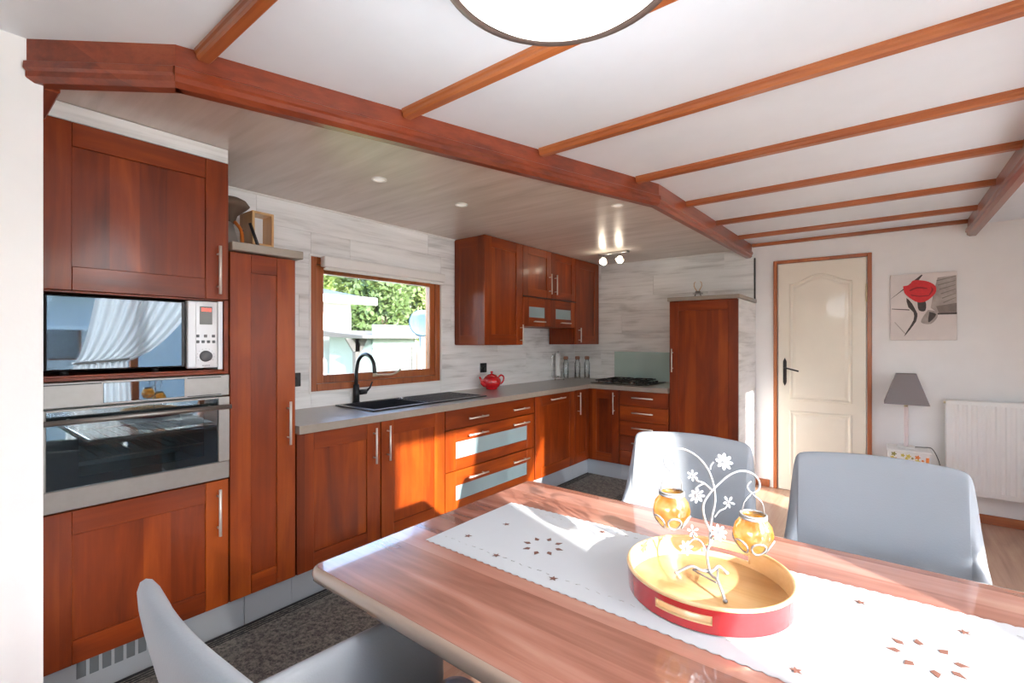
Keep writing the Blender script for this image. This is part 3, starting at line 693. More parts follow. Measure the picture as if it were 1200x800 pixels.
# ------------------------------------------------------------------ worktop (with cut-out), sink, tap
ZT0, ZT = .847, .887
SX0, SX1, SY0, SY1 = -2.742, -2.335, 1.655, 2.66
wt = thing('worktop', (XF, 2.5, ZT0), 'L-shaped grey-brown stone look worktop', 'worktop')
b = B(); FX = XF+.030
bx0, bx1, by0, by1 = SX0+.03, SX1-.03, SY0+.03, SY0+.46
b.box(XW+.001, bx0, 1.154, YB-.001, ZT0, ZT); b.box(bx1, FX-.001, 1.154, YF-.03, ZT0, ZT, .0)
b.box(bx0, bx1, 1.154, by0, ZT0, ZT); b.box(bx0, bx1, by1, YB-.001, ZT0, ZT)
b.box(bx1, -1.468, YF-.030, YB-.001, ZT0, ZT)
b.build('slab', M['worktop'], wt)
sk = thing('kitchen_sink', ((SX0+SX1)/2, 2.1, ZT), 'black composite sink with ribbed drainer', 'sink')
b = B(); r = .010
b.box(SX0, bx0+.004, SY0, SY1, ZT+.0005, ZT+r, .003).box(bx1-.004, SX1, SY0, SY1, ZT+.0005, ZT+r, .003)
b.box(bx0+.004, bx1-.004, SY0, by0+.004, ZT+.0005, ZT+r, .003).box(bx0+.004, bx1-.004, by1-.012, SY1, ZT+.0005, ZT+.004)
b.box(bx0+.004, bx1-.004, SY1-.03, SY1-.001, ZT+.004, ZT+r, .003)
b.build('rim', M['sink'], sk)
b = B(); zb = .70
b.box(bx0+.001, bx0+.006, by0+.001, by1-.013, zb, ZT+.006).box(bx1-.006, bx1-.001, by0+.001, by1-.013, zb, ZT+.006)
b.box(bx0+.006, bx1-.006, by0+.001, by0+.006, zb, ZT+.006).box(bx0+.006, bx1-.006, by1-.018, by1-.013, zb, ZT+.008).box(bx0+.006, bx1-.006, by0+.006, by1-.018, zb, zb+.006)
b.build('bowl', M['sink'], sk)
for k in range(9):
    x = bx0+.03+k*.035; B().box(x, x+.012, by1+.02, SY1-.05, ZT+.004, ZT+.009, .002).build('drainer_rib', M['sink'], sk)
B().cyl(((bx0+bx1)/2, (by0+by1)/2, zb+.006), ((bx0+bx1)/2, (by0+by1)/2, zb+.010), .035, n=24).build('drain', M['chrome'], sk)
B().cyl((SX0+.05, by1+.03, ZT+.0045), (SX0+.05, by1+.03, ZT+.014), .016, n=20).build('waste_knob', M['chrome'], sk)
tp = thing('kitchen_tap', (-2.773, 1.83, ZT), 'matt black swan-neck mixer tap', 'tap')
b = B().cyl((-2.773, 1.83, ZT+.001), (-2.773, 1.83, ZT+.010), .0245, n=24).cyl((-2.773, 1.83, ZT+.010), (-2.773, 1.83, ZT+.125), .0215, .020, 24)
b.build('body', M['tap'], tp)
pts = [(-2.773, 1.83, ZT+.12), (-2.773, 1.83, 1.10)]
for k in range(15): a = PI*k/14*1.02; pts.append((-2.675-.09*math.cos(a), 1.83+.01*k/14, 1.125+.09*math.sin(a)))
pts.append((-2.583, 1.84, 1.095))
B().tube(smooth(pts, 2), .0125, 14).build('spout', M['tap'], tp)
b = B().cyl((-2.765, 1.85, .958), (-2.765, 1.90, .958), .017, n=16); b.tube([(-2.765, 1.90, .958), (-2.755, 1.925, .985), (-2.745, 1.937, 1.025)], [.009, .006, .005], 8)
b.build('lever', M['tap'], tp)

# ------------------------------------------------------------------ hob, splashback, sockets
hb = thing('gas_hob', (-2.0, 4.41, ZT), 'black glass gas hob with four cast iron grates', 'hob')
HX0, HX1, HY0, HY1 = -2.285, -1.705, 4.165, 4.665
B().box(HX0, HX1, HY0, HY1, ZT+.001, ZT+.008, .003).build('glass_plate', M['black'], hb)
for cx, cy, rr in ((-2.14, 4.29, .045), (-2.14, 4.54, .035), (-1.90, 4.29, .035), (-1.90, 4.54, .045)):
    bu = B().lathe([(rr, 0), (rr, .008), (rr*.8, .014), (rr*.8, .020), (.0, .022)], (cx, cy, ZT+.008), 20).build('burner', M['chrome'], hb)
    b = B(); z = ZT+.036
    for k in range(4):
        a = PI/2*k+PI/4; b.tube([(cx+.11*math.cos(a), cy+.11*math.sin(a), ZT+.008), (cx+.105*math.cos(a), cy+.105*math.sin(a), z), (cx+.02*math.cos(a), cy+.02*math.sin(a), z)], .0055, 6)
    b.tube([(cx-.10, cy-.10, z-.005), (cx+.10, cy-.10, z-.005), (cx+.10, cy+.10, z-.005), (cx-.10, cy+.10, z-.005)], .0055, 6, True)
    b.build('grate', M['black'], hb)
for k in range(4): B().lathe([(.016, 0), (.015, .018), (0, .020)], (-1.745, 4.25+k*.09, ZT+.008), 16).build('knob', M['dark'], hb)
tag(B().box(-2.295, -1.668, YB-.008, YB-.0005, ZT+.004, 1.190, .001).build('splashback', M['mint']), 'pale mint glass splashback behind the hob', 'splashback')
def socket(name, c, axis, label):
    x, y, z = c
    if axis == 'y': b = B().box(x, x+.009, y-.042, y+.042, z-.042, z+.042, .003); r = B().lathe([(.021, 0), (.021, .004), (.019, .004), (.017, .001), (0, .001)], (0, 0, 0), 20)
    else: b = B().box(x-.04, x+.04, y-.009, y, z-.04, z+.04, .003); r = B().lathe([(.021, 0), (.021, .004), (.019, .004), (.017, .001), (0, .001)], (0, 0, 0), 20)
    t = thing(name, c, label, 'socket'); b.build('plate', M['dark'], t)
    if axis == 'y': r.v = [(x+.009+v[2], y+v[0], z+v[1]) for v in r.v]
    else: r.v = [(x+v[0], y-.009-v[2], z+v[1]) for v in r.v]
    r.build('outlet', M['black'], t)
socket('wall_socket', (XW+.0005, 3.135, 1.066), 'y', 'square black wall socket above the red teapot')
socket('wall_socket', (XW+.0005, 1.415, 1.068), 'y', 'black wall socket left of the kitchen window')
socket('wall_socket', (-1.64, YB-.0005, 1.04), 'x', 'black wall socket between mint splashback and tall cabinet')

# ------------------------------------------------------------------ wall cabinets
XU = -2.45
def mapU(u0, u1, z0, z1, w0, w1): return (XU+w0, XU+w1, u0, u1, z0, z1)
DU = .315
ua = thing('wall_cabinet', (XU, 3.0, 1.27), 'tall cherry wall cabinet beside the window, side panel showing', 'cabinet')
carcass(mapU, ua, 2.775, 3.262, 1.270, ZK-.004, DU)
sd = shaker(lambda u0, u1, z0, z1, w0, w1: (u0, u1, 2.7745-w1, 2.7745-w0, z0, z1), ua, XW+.004, XU-.022, 1.272, ZK-.006, stile=.06, rail=.075, name='side_panel', w=.0, t=.014, cross='cherry_x')
dd = shaker(mapU, ua, 2.760, 3.262, 1.270, ZK-.004); handle(mapU, dd, 3.225, 1.285, 3.225, 1.445)
ub = thing('wall_cabinet', (XU, 3.7, 1.43), 'pair of short cherry cupboard doors over two small glass-strip flaps', 'cabinet')
carcass(mapU, ub, 3.265, 4.158, 1.435, ZK-.004, DU)
dd = shaker(mapU, ub, 3.265, 3.711, 1.702, ZK-.004, stile=.075, rail=.07); handle(mapU, dd, 3.672, 1.74, 3.672, 1.93)
dd = shaker(mapU, ub, 3.713, 4.158, 1.702, ZK-.004, stile=.075, rail=.07); handle(mapU, dd, 3.765, 1.74, 3.765, 1.93)
for (a, c) in ((3.265, 3.695), (3.697, 4.158)):
    b = B(); s = .09
    b.box(*mapU(a+.002, a+s, 1.437, 1.694, -.02, 0), .0015).box(*mapU(c-s, c-.002, 1.437, 1.694, -.02, 0), .0015); b.cur = 1
    b.box(*mapU(a+s+.0005, c-s-.0005, 1.437, 1.515, -.02, -.0005), .0015).box(*mapU(a+s+.0005, c-s-.0005, 1.610, 1.694, -.02, -.0005), .0015)
    f = b.build('flap', [M['cherry_z'], M['cherry_y']], ub)
    B().box(*mapU(a+s+.0002, c-s-.0002, 1.5152, 1.6098, -.018, -.005)).build('glass_inset', M['frost'], f)
    handle(mapU, f, (a+c)/2-.08, 1.478, (a+c)/2+.09, 1.478)
B().box(*mapU(3.265, 4.158, 1.6955, 1.7005, -.02, .012)).build('cornice_ledge', M['dark'], ub)  # thin black cornice above the flaps
uc = thing('wall_cabinet', (XU, 4.4, 1.27), 'dark cherry wall cabinet in the far corner', 'cabinet')
carcass(mapU, uc, 4.162, YB-.014, 1.270, ZK-.004, DU-.02, w=-.0315)
dd = shaker(mapU, uc, 4.161, 4.645, 1.270, ZK-.004); handle(mapU, dd, 4.215, 1.290, 4.215, 1.440)

# ------------------------------------------------------------------ ceiling lights
for i, (x, y, l) in enumerate(((-2.063, 1.497, 'round white recessed spotlight nearest, above the window'), (-2.045, 2.09, 'round white recessed spotlight, middle of the three'), (-1.292, 2.70, 'round white recessed spotlight beside the wooden ceiling edge'))):
    t = thing('recessed_light', (x, y, ZK), l, 'ceiling light', 'recessed spotlights in the kitchen ceiling')
    B().lathe([(.040, -.0005), (.040, -.005), (.032, -.006), (.030, -.002), (.030, -.0005)], (x, y, ZK), 28, False).build('ring', M['gloss_white'], t)
    B().lathe([(.030, -.001), (.0, -.0015)], (x, y, ZK), 24, False).build('lens', M['down'], t)
sp = thing('spotlight_bar', (-1.98, 4.1, ZK), 'ceiling bar with two lit spotlights over the hob', 'ceiling light')
SP0, SP1 = Vector((-2.15, 4.10, ZK)), Vector((-1.83, 4.09, ZK))
b = B(); 
b.box(-2.15, -1.85, 4.065, 4.125, ZK-.022, ZK-.001, .006).build('bar', M['nickel'], sp)
for x in (-2.10, -1.93):
    b = B(); b.cyl((x, 4.09, ZK-.022), (x, 4.09, ZK-.045), .006, n=10)
    b.lathe([(.016, .030), (.028, .022), (.038, .0), (.040, -.020), (.037, -.020), (.034, 0), (.022, .016), (0, .02)], (0, 0, 0), 24, False)
    q = Vector((.25, -.8, -.55)).normalized().to_track_quat('-Z', 'Y')
    k = len(b.v)-8*24
    b.v[k:] = [tuple(q @ Vector(v)+Vector((x, 4.085, ZK-.072))) for v in b.v[k:]]
    h = b.build('spot_head', M['chrome'], sp)
    bb = B().lathe([(.026, -.010), (.020, -.016), (0, -.019)], (0, 0, 0), 20, False); bb.v = [tuple(q @ Vector(v)+Vector((x, 4.085, ZK-.072))) for v in bb.v]
    bb.build('bulb', M['bulb'], h)
    l = bpy.data.lights.new('spot_glow', 'POINT'); l.energy = .6; l.color = (1, .86, .66); l.shadow_soft_size = .02
    lo = bpy.data.objects.new('spot_glow', l); COL.objects.link(lo); lo.location = (x+.01, 4.02, ZK-.11); lo.parent = None
cl = thing('ceiling_lamp', (-.508, .80, ZC), 'large round lit ceiling lamp with grey rim', 'ceiling light')
LC = (-.508, .803, 0)
B().lathe([(.05, ZC-.001), (.20, ZC-.002), (.248, 2.075), (.254, 2.058), (.250, 2.050), (.234, 2.052)], LC, 64, False).build('rim', M['lamprim'], cl)
B().lathe([(.235, 2.056), (.215, 2.040), (.17, 2.026), (.12, 2.016), (.06, 2.011), (0, 2.010)], LC, 64, False).build('glass_bowl', M['lampglass'], cl)

l = bpy.data.lights.new('ceiling_lamp_light', 'POINT'); l.energy = 13; l.color = (.92, .96, 1); l.shadow_soft_size = .16
lo = bpy.data.objects.new('ceiling_lamp_light', l); COL.objects.link(lo); lo.location = (-.508, .803, 1.82)
# ------------------------------------------------------------------ things on the cabinets
fr = thing('shadow_box', (-2.45, 1.06, 1.741), 'pale wooden shadow box frame standing on the tall cabinet', 'picture frame')
q = Matrix.Rotation(R(2), 3, 'Z')
def placed(b, c): b.v = [tuple(q @ Vector(v)+Vector(c)) for v in b.v]; return b
C0 = (-2.572, 1.105, 0)
b = B(); z0, z1 = 1.79, 1.965; hw = .055; t = .013
b.box(-.07, .07, -hw, -hw+t, z0, z1, .002).box(-.07, .07, hw-t, hw, z0, z1, .002).box(-.07, .07, -hw+t, hw-t, z0, z0+t, .002).box(-.07, .07, -hw+t, hw-t, z1-t, z1, .002)
placed(b, C0).build('frame', M['palewood'], fr)
placed(B().box(-.030, -.024, -hw+t, hw-t, z0+t, z1-t), C0).build('card', M['paper'], fr)
b = B().box(-.024, -.021, -.035, -.031, z0+.03, z0+.08)
for k in range(5): a = R(20+k*35); b.prism([(-.024, -.033, z0+.08), (-.024, -.033+.03*math.cos(a), z0+.08+.02*math.sin(a)), (-.024, -.033+.024*math.cos(a+.25), z0+.08+.02*math.sin(a+.25)-.004)], (.002, 0, 0))
b.box(-.024, -.021, -.040, .02, z0+.026, z0+.030)
placed(b, C0).build('palm_drawing', M['btn'], fr)
placed(B().box(-.03, .0, -hw+.02, -hw+.035, 1.741, z0).box(-.03, .0, hw-.035, hw-.02, 1.741, z0), C0).build('foot', M['dark'], fr)
mu = thing('mushroom_ornament', (-2.52, .945, 1.741), 'brown capped grey mushroom ornament beside the oven tower', 'ornament')
B().lathe([(.0, 2.035), (.04, 2.030), (.07, 2.015), (.086, 1.992), (.07, 1.975), (.03, 1.94), (.018, 1.90)], (-2.60, .99, 0), 28).build('cap', M['felt'], mu)
B().lathe([(.045, 1.741), (.050, 1.78), (.035, 1.84), (.018, 1.905)], (-2.60, .98, 0), 24).build('stem', M['stone'], mu)
B().tube(smooth([(-2.50, 1.0, 1.745), (-2.51, 1.01, 1.80), (-2.53, 1.01, 1.86), (-2.575, 1.0, 1.905)], 4), .008, 8).build('ribbon', M['orange'], mu)
tag(B().tube([(-2.42, 1.055, 1.745), (-2.46, 1.025, 1.885)], .008, 8).build('black_pen', M['dark']), 'thin black stick leaning against the wooden box frame', 'stick')
jw = thing('twig_jar', (-1.33, 4.45, 1.683), 'small glass jar with twig antlers on the tall cabinet', 'ornament')
B().lathe([(.026, 0), (.030, .006), (.030, .045), (.022, .055), (.022, .062)], (-1.33, 4.45, 1.683), 20).build('jar', M['clear'], jw)
B().lathe([(.02, .01), (.02, .04), (0, .041)], (-1.33, 4.45, 1.683), 16).build('filling', M['paper'], jw)
B().lathe([(.045, .055), (.045, .059), (.025, .062), (.022, .080), (0, .081)], (-1.33, 4.45, 1.683), 20).build('lid', M['nickel'], jw)
b = B()
for s in (-1, 1): b.tube(smooth([(-1.33+s*.008, 4.45, 1.762), (-1.33+s*.022, 4.45, 1.785), (-1.33+s*.034, 4.45, 1.812), (-1.33+s*.030, 4.45, 1.842), (-1.33+s*.018, 4.45, 1.85)], 3), [.0035]*6+[.003]*4+[.002]*3, 6)
b.build('twig', M['palewood'], jw)

# ------------------------------------------------------------------ things on the worktop
tpx, tpy = -2.655, 3.085
te = thing('teapot', (tpx, tpy, ZT), 'small glossy red teapot on the worktop', 'teapot')
B().lathe([(.045, 0), (.050, .004), (.048, .010), (.070, .028), (.082, .055), (.078, .085), (.060, .108), (.046, .114)], (tpx, tpy, ZT+.001), 36).build('pot', M['red'], te)
B().lathe([(.047, .114), (.045, .120), (.030, .128), (.012, .132), (.008, .138), (.014, .146), (.010, .155), (0, .157)], (tpx, tpy, ZT+.001), 28).build('lid', M['red'], te)
ux, uy = -.25, -.97  # spout toward the window
def tq(r, z): return (tpx+ux*r, tpy+uy*r, ZT+z)
B().tube(smooth([tq(.070, .040), tq(.095, .055), tq(.108, .085), tq(.125, .112)], 5), [.020]*3+[.016]*4+[.012]*4+[.009]*5, 14).build('spout', M['red'], te)
B().tube(smooth([tq(-.070, .100), tq(-.100, .118), tq(-.128, .102), tq(-.126, .070), tq(-.100, .045), tq(-.078, .040)], 5), .0075, 10).build('handle', M['red'], te)
px_, py_ = -2.735, 4.27
ph = thing('paper_roll_stand', (px_, py_, ZT), 'chrome wire stand holding a slim white paper roll', 'paper holder')
b = B(); pts = [(px_+.062*math.cos(2*PI*k/20), py_+.062*math.sin(2*PI*k/20), ZT+.028) for k in range(20)]; b.tube(pts, .004, 6, True)
for k in range(3): a = 2*PI*k/3+.6; b.cyl((px_+.062*math.cos(a), py_+.062*math.sin(a), ZT+.001), (px_+.062*math.cos(a), py_+.062*math.sin(a), ZT+.028), .006, n=8); b.cyl((px_, py_, ZT+.028), (px_+.062*math.cos(a), py_+.062*math.sin(a), ZT+.028), .003, n=6)
b.tube(smooth([(px_-.045, py_-.045, ZT+.03), (px_-.045, py_-.045, ZT+.255), (px_-.038, py_-.032, ZT+.262), (px_-.030, py_-.025, ZT+.262)], 4), .004, 6)
b.cyl((px_, py_, ZT+.02), (px_, py_, ZT+.30), .005, n=8); b.ellips((px_, py_, ZT+.302), (.010, .010, .008), 10, 6)
b.build('wire_frame', M['chrome'], ph)
B().cyl((px_, py_, ZT+.045), (px_, py_, ZT+.288), .026, n=24).build('paper_roll', M['paper'], ph)
for x, y, l in ((-2.575, 4.615, 'tall slim glass jar with cork lid, right one beside the hob'), (-2.655, 4.545, 'tall slim glass jar with cork lid, middle one in the corner'), (-2.735, 4.43, 'tall slim glass jar behind the paper roll stand')):
    t = thing('glass_jar', (x, y, ZT), l, 'jar', 'tall glass jars in the kitchen corner')
    B().lathe([(.030, .001), (.032, .006), (.032, .17), (.022, .195), (.022, .215), (.019, .215), (.019, .195), (.028, .168), (.028, .010), (0, .008)], (x, y, ZT), 24, False).build('jar', M['clear'], t)
    B().lathe([(.024, .2155), (.026, .220), (.026, .245), (.020, .250), (0, .250)], (x, y, ZT), 20).build('lid', M['cork'], t)

# ------------------------------------------------------------------ rug
rg = thing('runner_rug', (-2.0, 2.2, 0), 'long speckled grey runner rug with black stripes along the kitchen', 'rug')
RX0, RX1, RY0, RY1 = -2.285, -1.66, .30, 4.10
B().box(RX0, RX1, RY0, RY1, .0005, .009, .002).build('pile', M['rug'], rg)
for x, wd in ((RX0+.004, .016), (RX0+.030, .006), (RX0+.046, .006), (RX0+.062, .005), (RX1-.020, .016), (RX1-.036, .006), (RX1-.052, .006), (RX1-.067, .005)):
    B().box(x, x+wd, RY0+.003, RY1-.003, .009, .0102).build('stripe', M['rugline'], rg)

# ------------------------------------------------------------------ dining table
TX0, TX1, TY0, TY1, TZ = -1.09, .72, .583, 1.488, .76
tb = thing('dining_table', ((TX0+TX1)/2, (TY0+TY1)/2, 0), 'glossy walnut dining table with rounded beige edge', 'table')
def roundrect(x0, x1, y0, y1, r, n=6):
    out = []
    for cx, cy, a0 in ((x1-r, y1-r, 0), (x0+r, y1-r, 90), (x0+r, y0+r, 180), (x1-r, y0+r, 270)):
        for k in range(n+1): a = R(a0+90*k/n); out.append((cx+r*math.cos(a), cy+r*math.sin(a)))
    return out
def rounded_slab(b, x0, x1, y0, y1, r, prof):
    vs = []; fs = []; n = None
    for ins, z in prof:
        p = roundrect(x0+ins, x1-ins, y0+ins, y1-ins, max(r-ins, .004)); n = len(p); vs += [(x, y, z) for x, y in p]
    for i in range(len(prof)-1):
        for k in range(n): fs.append((i*n+k, i*n+(k+1) % n, (i+1)*n+(k+1) % n, (i+1)*n+k))
    b.add(vs, fs, True); b.add(vs[:n], [tuple(range(n))], False); b.add(vs[-n:], [tuple(range(n))], False)
b = B(); rounded_slab(b, TX0+.012, TX1-.012, TY0+.012, TY1-.012, .022, [(0, TZ-.030), (0, TZ-.001), (.001, TZ)])
b.build('tabletop', M['table'], tb)
b = B(); pr = []
prof = [(.0125, TZ-.001), (.006, TZ-.0015), (.001, TZ-.008), (0, TZ-.018), (.002, TZ-.030), (.010, TZ-.038), (.05, TZ-.042)]
vs = []; fs = []
for ins, z in prof:
    p = roundrect(TX0+ins, TX1-ins, TY0+ins, TY1-ins, max(.034-ins, .004)); n = len(p); vs += [(x, y, z) for x, y in p]
for i in range(len(prof)-1):
    for k in range(n): fs.append((i*n+k, i*n+(k+1) % n, (i+1)*n+(k+1) % n, (i+1)*n+k))
b.add(vs, fs, True); b.add(vs[-n:], [tuple(range(n))], False); b.build('edge_band', M['edgeband'], tb)
for x in (-.62, .36):
    B().box(x, x+.06, .865, 1.045, .03, TZ-.044, .006).build('leg', M['edgeband'], tb)
    B().box(x-.05, x+.11, .835, 1.06, .001, .03, .006).build('foot', M['edgeband'], tb)
# runner cloth with scalloped edge and embroidered stars
rn = thing('table_runner', (-.3, 1.06, TZ), 'white embroidered table runner with brown stars', 'table runner')
def redge(x, side):
    base = (.862-.006*(x+.975)) if side < 0 else (1.232+.050*(x+.97)/1.1)
    return base+side*.005*abs(math.sin(x*PI/.022))
b = B(); n = 340; vs = []; RXa, RXb = -.975, .62
for i in range(n+1):
    x = RXa+(RXb-RXa)*i/n
    for y, z in ((redge(x, -1), TZ+.0012), ((redge(x, -1)*.5+redge(x, 1)*.5), TZ+.0022), (redge(x, 1), TZ+.0012)): vs.append((x, y, z))
fs = []
for i in range(n):
    for k in range(2): a = i*3+k; fs.append((a, a+1, a+4, a+3))
b.add(vs, fs, False)
b.add([(v[0], v[1], v[2]-.0009) for v in vs], fs, False)
b.build('cloth', M['runner'], rn)
ZS = TZ+.0026
def diamond(c, a, L, wd): dx, dy = math.cos(a), math.sin(a); return [(c[0]+dx*L, c[1]+dy*L, ZS), (c[0]-dy*wd, c[1]+dx*wd, ZS), (c[0]-dx*L*.5, c[1]-dy*L*.5, ZS), (c[0]+dy*wd, c[1]-dx*wd, ZS)]
def small_star(x, y, s=.011):
    pts = []
    for k in range(10): a = PI*k/5+.4*x*40; rr = s if k % 2 == 0 else s*.38; pts.append((x+rr*math.cos(a), y+rr*math.sin(a), ZS))
    B().prism(pts, (0, 0, .0006)).build('star', M['emb'], rn)
def wreath(x, y, rad=.042):
    for k in range(8):
        a = 2*PI*k/8+.2; B().prism(diamond((x+rad*math.cos(a), y+rad*math.sin(a)), a, .014, .007), (0, 0, .0006)).build('star_petal', M['emb'], rn)
f_ = 550.36; s_, c_ = math.sin(R(38.232)), math.cos(R(38.232))
STARS = [(-.899, .945), (-.868, 1.075), (-.762, .903), (-.586, .895), (-.62, 1.20), (-.035, 1.205), (-.11, .890), (-.19, 1.09), (.12, 1.20), (.20, .90), (.35, 1.21), (.42, .91)]
for x, y in STARS: small_star(x, y)
wreath(-.70, 1.02); wreath(.06, 1.065); wreath(.40, 1.06)
b = B()
for side, yy in ((-1, .905), (1, 1.20)):
    for k in range(60):
        x = -.95+k*.026; yb = yy+(.045*(x+.97)/1.1 if side > 0 else 0)
        if any(abs(x-sx) < .02 and abs(yb-sy) < .03 for sx, sy in STARS): continue
        b.tube([(x, yb, ZS-.0002), (x+.010, yb+.004*math.sin(k*1.7), ZS-.0002)], .0006, 4)
b.build('stitching', M['embg'], rn)['kind'] = 'stuff'

# tray
tx, ty, tr, th = -.297, 1.058, .165, .048
ty_ = thing('serving_tray', (tx, ty, TZ+.004), 'round red lacquer tray with bamboo inside and two slot grips', 'tray')
ZB = TZ+.0035
B().lathe([(tr-.002, 0), (tr-.002, .007), (0, .007)], (tx, ty, ZB), 72).build('base', M['bamboo'], ty_)
def tray_wall(r, mat, name, e):
    b = B(); N = 96; zs = [.0, .016, .034, th]; vs = []; fs = []
    for i in range(N):
        a = 2*PI*i/N
        for z in zs: vs.append((tx+(r+z*.06)*math.cos(a), ty+(r+z*.06)*math.sin(a), ZB+z+.0002))
    for i in range(N):
        ad = (360*(i+.5)/N) % 360
        for k in range(3):
            if k == 1 and (abs(ad-90) < 19 or abs(ad-270) < 19): continue
            j = (i+1) % N; fs.append((i*4+k, j*4+k, j*4+k+1, i*4+k+1))
    b.add(vs, fs, True); return b
bo = tray_wall(tr, None, '', 0); bo.build('outer_wall', M['redlac'], ty_)
bi = tray_wall(tr-.007, None, '', 0); bi.build('inner_wall', M['bamboo'], ty_)
b = B(); pts = [(tx+(tr-.0035+th*.06)*math.cos(2*PI*k/96), ty+(tr-.0035+th*.06)*math.sin(2*PI*k/96), ZB+th) for k in range(96)]
b.tube(pts, .0042, 8, True).build('rim', M['bamboo'], ty_)
for c in (90, 270):
    b = B()
    for z in (.016, .034):
        seg = []
        for k in range(-19, 20, 2): a = R(c+k); seg.append((tx+(tr-.0035+z*.06)*math.cos(a), ty+(tr-.0035+z*.06)*math.sin(a), ZB+z))
        b.tube(seg, .0038, 6)
    for k in (-19.5, 19.5): a = R(c+k); b.tube([(tx+(tr-.0035)*math.cos(a), ty+(tr-.0035)*math.sin(a), ZB+.016), (tx+(tr-.0035)*math.cos(a), ty+(tr-.0035)*math.sin(a), ZB+.035)], .0038, 6)
    b.build('grip_edge', M['bamboo'], ty_)

# candle tree with two hanging amber lanterns; drawn in an upright plane across the tray
F0 = 1.035; CTX = Vector((-.6188*F0, .7855*F0, 0)); RV = Vector((.7855, .6188, 0)); FV = Vector((-.6188, .7855, 0))
def cp_(u, v, dep=0.0):
    F = F0+dep; q = FV*F+RV*((u-600)/f_*F); return (q.x, q.y, 1.3-(v-400)/f_*F)
ct = thing('candle_tree', (tx, ty, ZB+.008), 'white metal candle tree with wire flowers standing in the tray', 'candle holder')
b = B()
b.tube(smooth([cp_(831.5, 668), cp_(829, 655), cp_(829, 645), cp_(833, 632), cp_(832, 622), cp_(826, 608), cp_(824, 591), cp_(833, 576), cp_(843, 566), cp_(855, 556), cp_(869, 551.5), cp_(882, 555), cp_(889.5, 564), cp_(889, 573), cp_(882, 577), cp_(876.5, 573), cp_(876, 568), cp_(880, 564)], 6), [.0029]*40+[.0024]*40+[.0018]*23, 8)
b.tube(smooth([cp_(832, 640), cp_(832, 625), cp_(834, 607), cp_(837.7, 588), cp_(837, 574), cp_(834, 561), cp_(828, 547.5), cp_(816, 534), cp_(802.5, 526.5), cp_(790.5, 525.7), cp_(781, 532.5), cp_(778.5, 541.5), cp_(783.7, 549.7), cp_(789.7, 550), cp_(791.7, 545), cp_(787.5, 538.5)], 6), [.0027]*40+[.0021]*40+[.0016]*11, 8)
b.build('stem', M['metalw'], ct)
for pts in ([cp_(832, 550), cp_(833, 545), cp_(836, 541)], [cp_(833, 573), cp_(825, 566), cp_(817, 563), cp_(813, 558)], [cp_(825, 566), cp_(816, 571), cp_(814, 577)], [cp_(837, 606), cp_(843, 598.5), cp_(850, 595), cp_(852, 590)],
            [cp_(827, 645), cp_(822, 635), cp_(814, 631), cp_(806, 637)], [cp_(814, 631), cp_(811, 626)], [cp_(833, 636), cp_(838, 630), cp_(842, 626)]):
    B().tube(smooth(pts, 5), .0022, 6).build('branch', M['metalw'], ct)
def flower(u, v, s, n, dep, tilt):
    s *= .88
    c = Vector(cp_(u, v, dep)); nn = (-FV+Vector((0, 0, tilt))).normalized(); a1 = nn.cross(Vector((0, 0, 1))).normalized(); a2 = nn.cross(a1)
    b = B()
    for k in range(n):
        a = 2*PI*k/n+u; d = a1*math.cos(a)+a2*math.sin(a); e = nn.cross(d)
        pts = [c+d*s*.18, c+d*s*.55+e*s*.20+nn*.001, c+d*s*.85+e*s*.16+nn*.002, c+d*s+nn*.002, c+d*s*.85-e*s*.16+nn*.002, c+d*s*.55-e*s*.20+nn*.001]
        b.prism(pts, nn*.0008)
    b.ellips(c+nn*.001, (s*.2, s*.2, s*.2), 10, 6); b.build('flower', M['metalw'], ct)
flower(848, 541, .022, 8, -.004, .5); flower(811, 557, .014, 6, -.01, .3); flower(816, 580, .021, 8, -.006, -.2); flower(853.5, 588, .015, 5, -.006, .5)
flower(811.5, 622, .015, 5, -.006, .4); flower(804, 642, .018, 7, -.006, .6); flower(842, 624, .020, 8, -.006, .4)
b = B(); top = Vector(cp_(831, 668))
zf = ZB+.0115
feet = [Vector((*un_, zf)) for un_ in ((top.x-.068, top.y-.012), (top.x+.050, top.y-.068), (top.x+.022, top.y+.058))]
for ft in feet:
    mid = top*.45+ft*.55+Vector((0, 0, .012)); b.tube(smooth([top+Vector((0, 0, -.004)), top*.75+ft*.25+Vector((0, 0, .002)), mid, ft], 6), .0032, 8); b.ellips(ft, (.005, .005, .0040), 10, 6)
for i in range(3):
    p, q2 = feet[i]*.5+top*.5, feet[(i+1) % 3]*.5+top*.5; b.tube([p+Vector((0, 0, .004)), (p+q2)/2+Vector((0, 0, .004)), q2+Vector((0, 0, .004))], .002, 6)
b.build('tripod_foot', M['metalw'], ct)
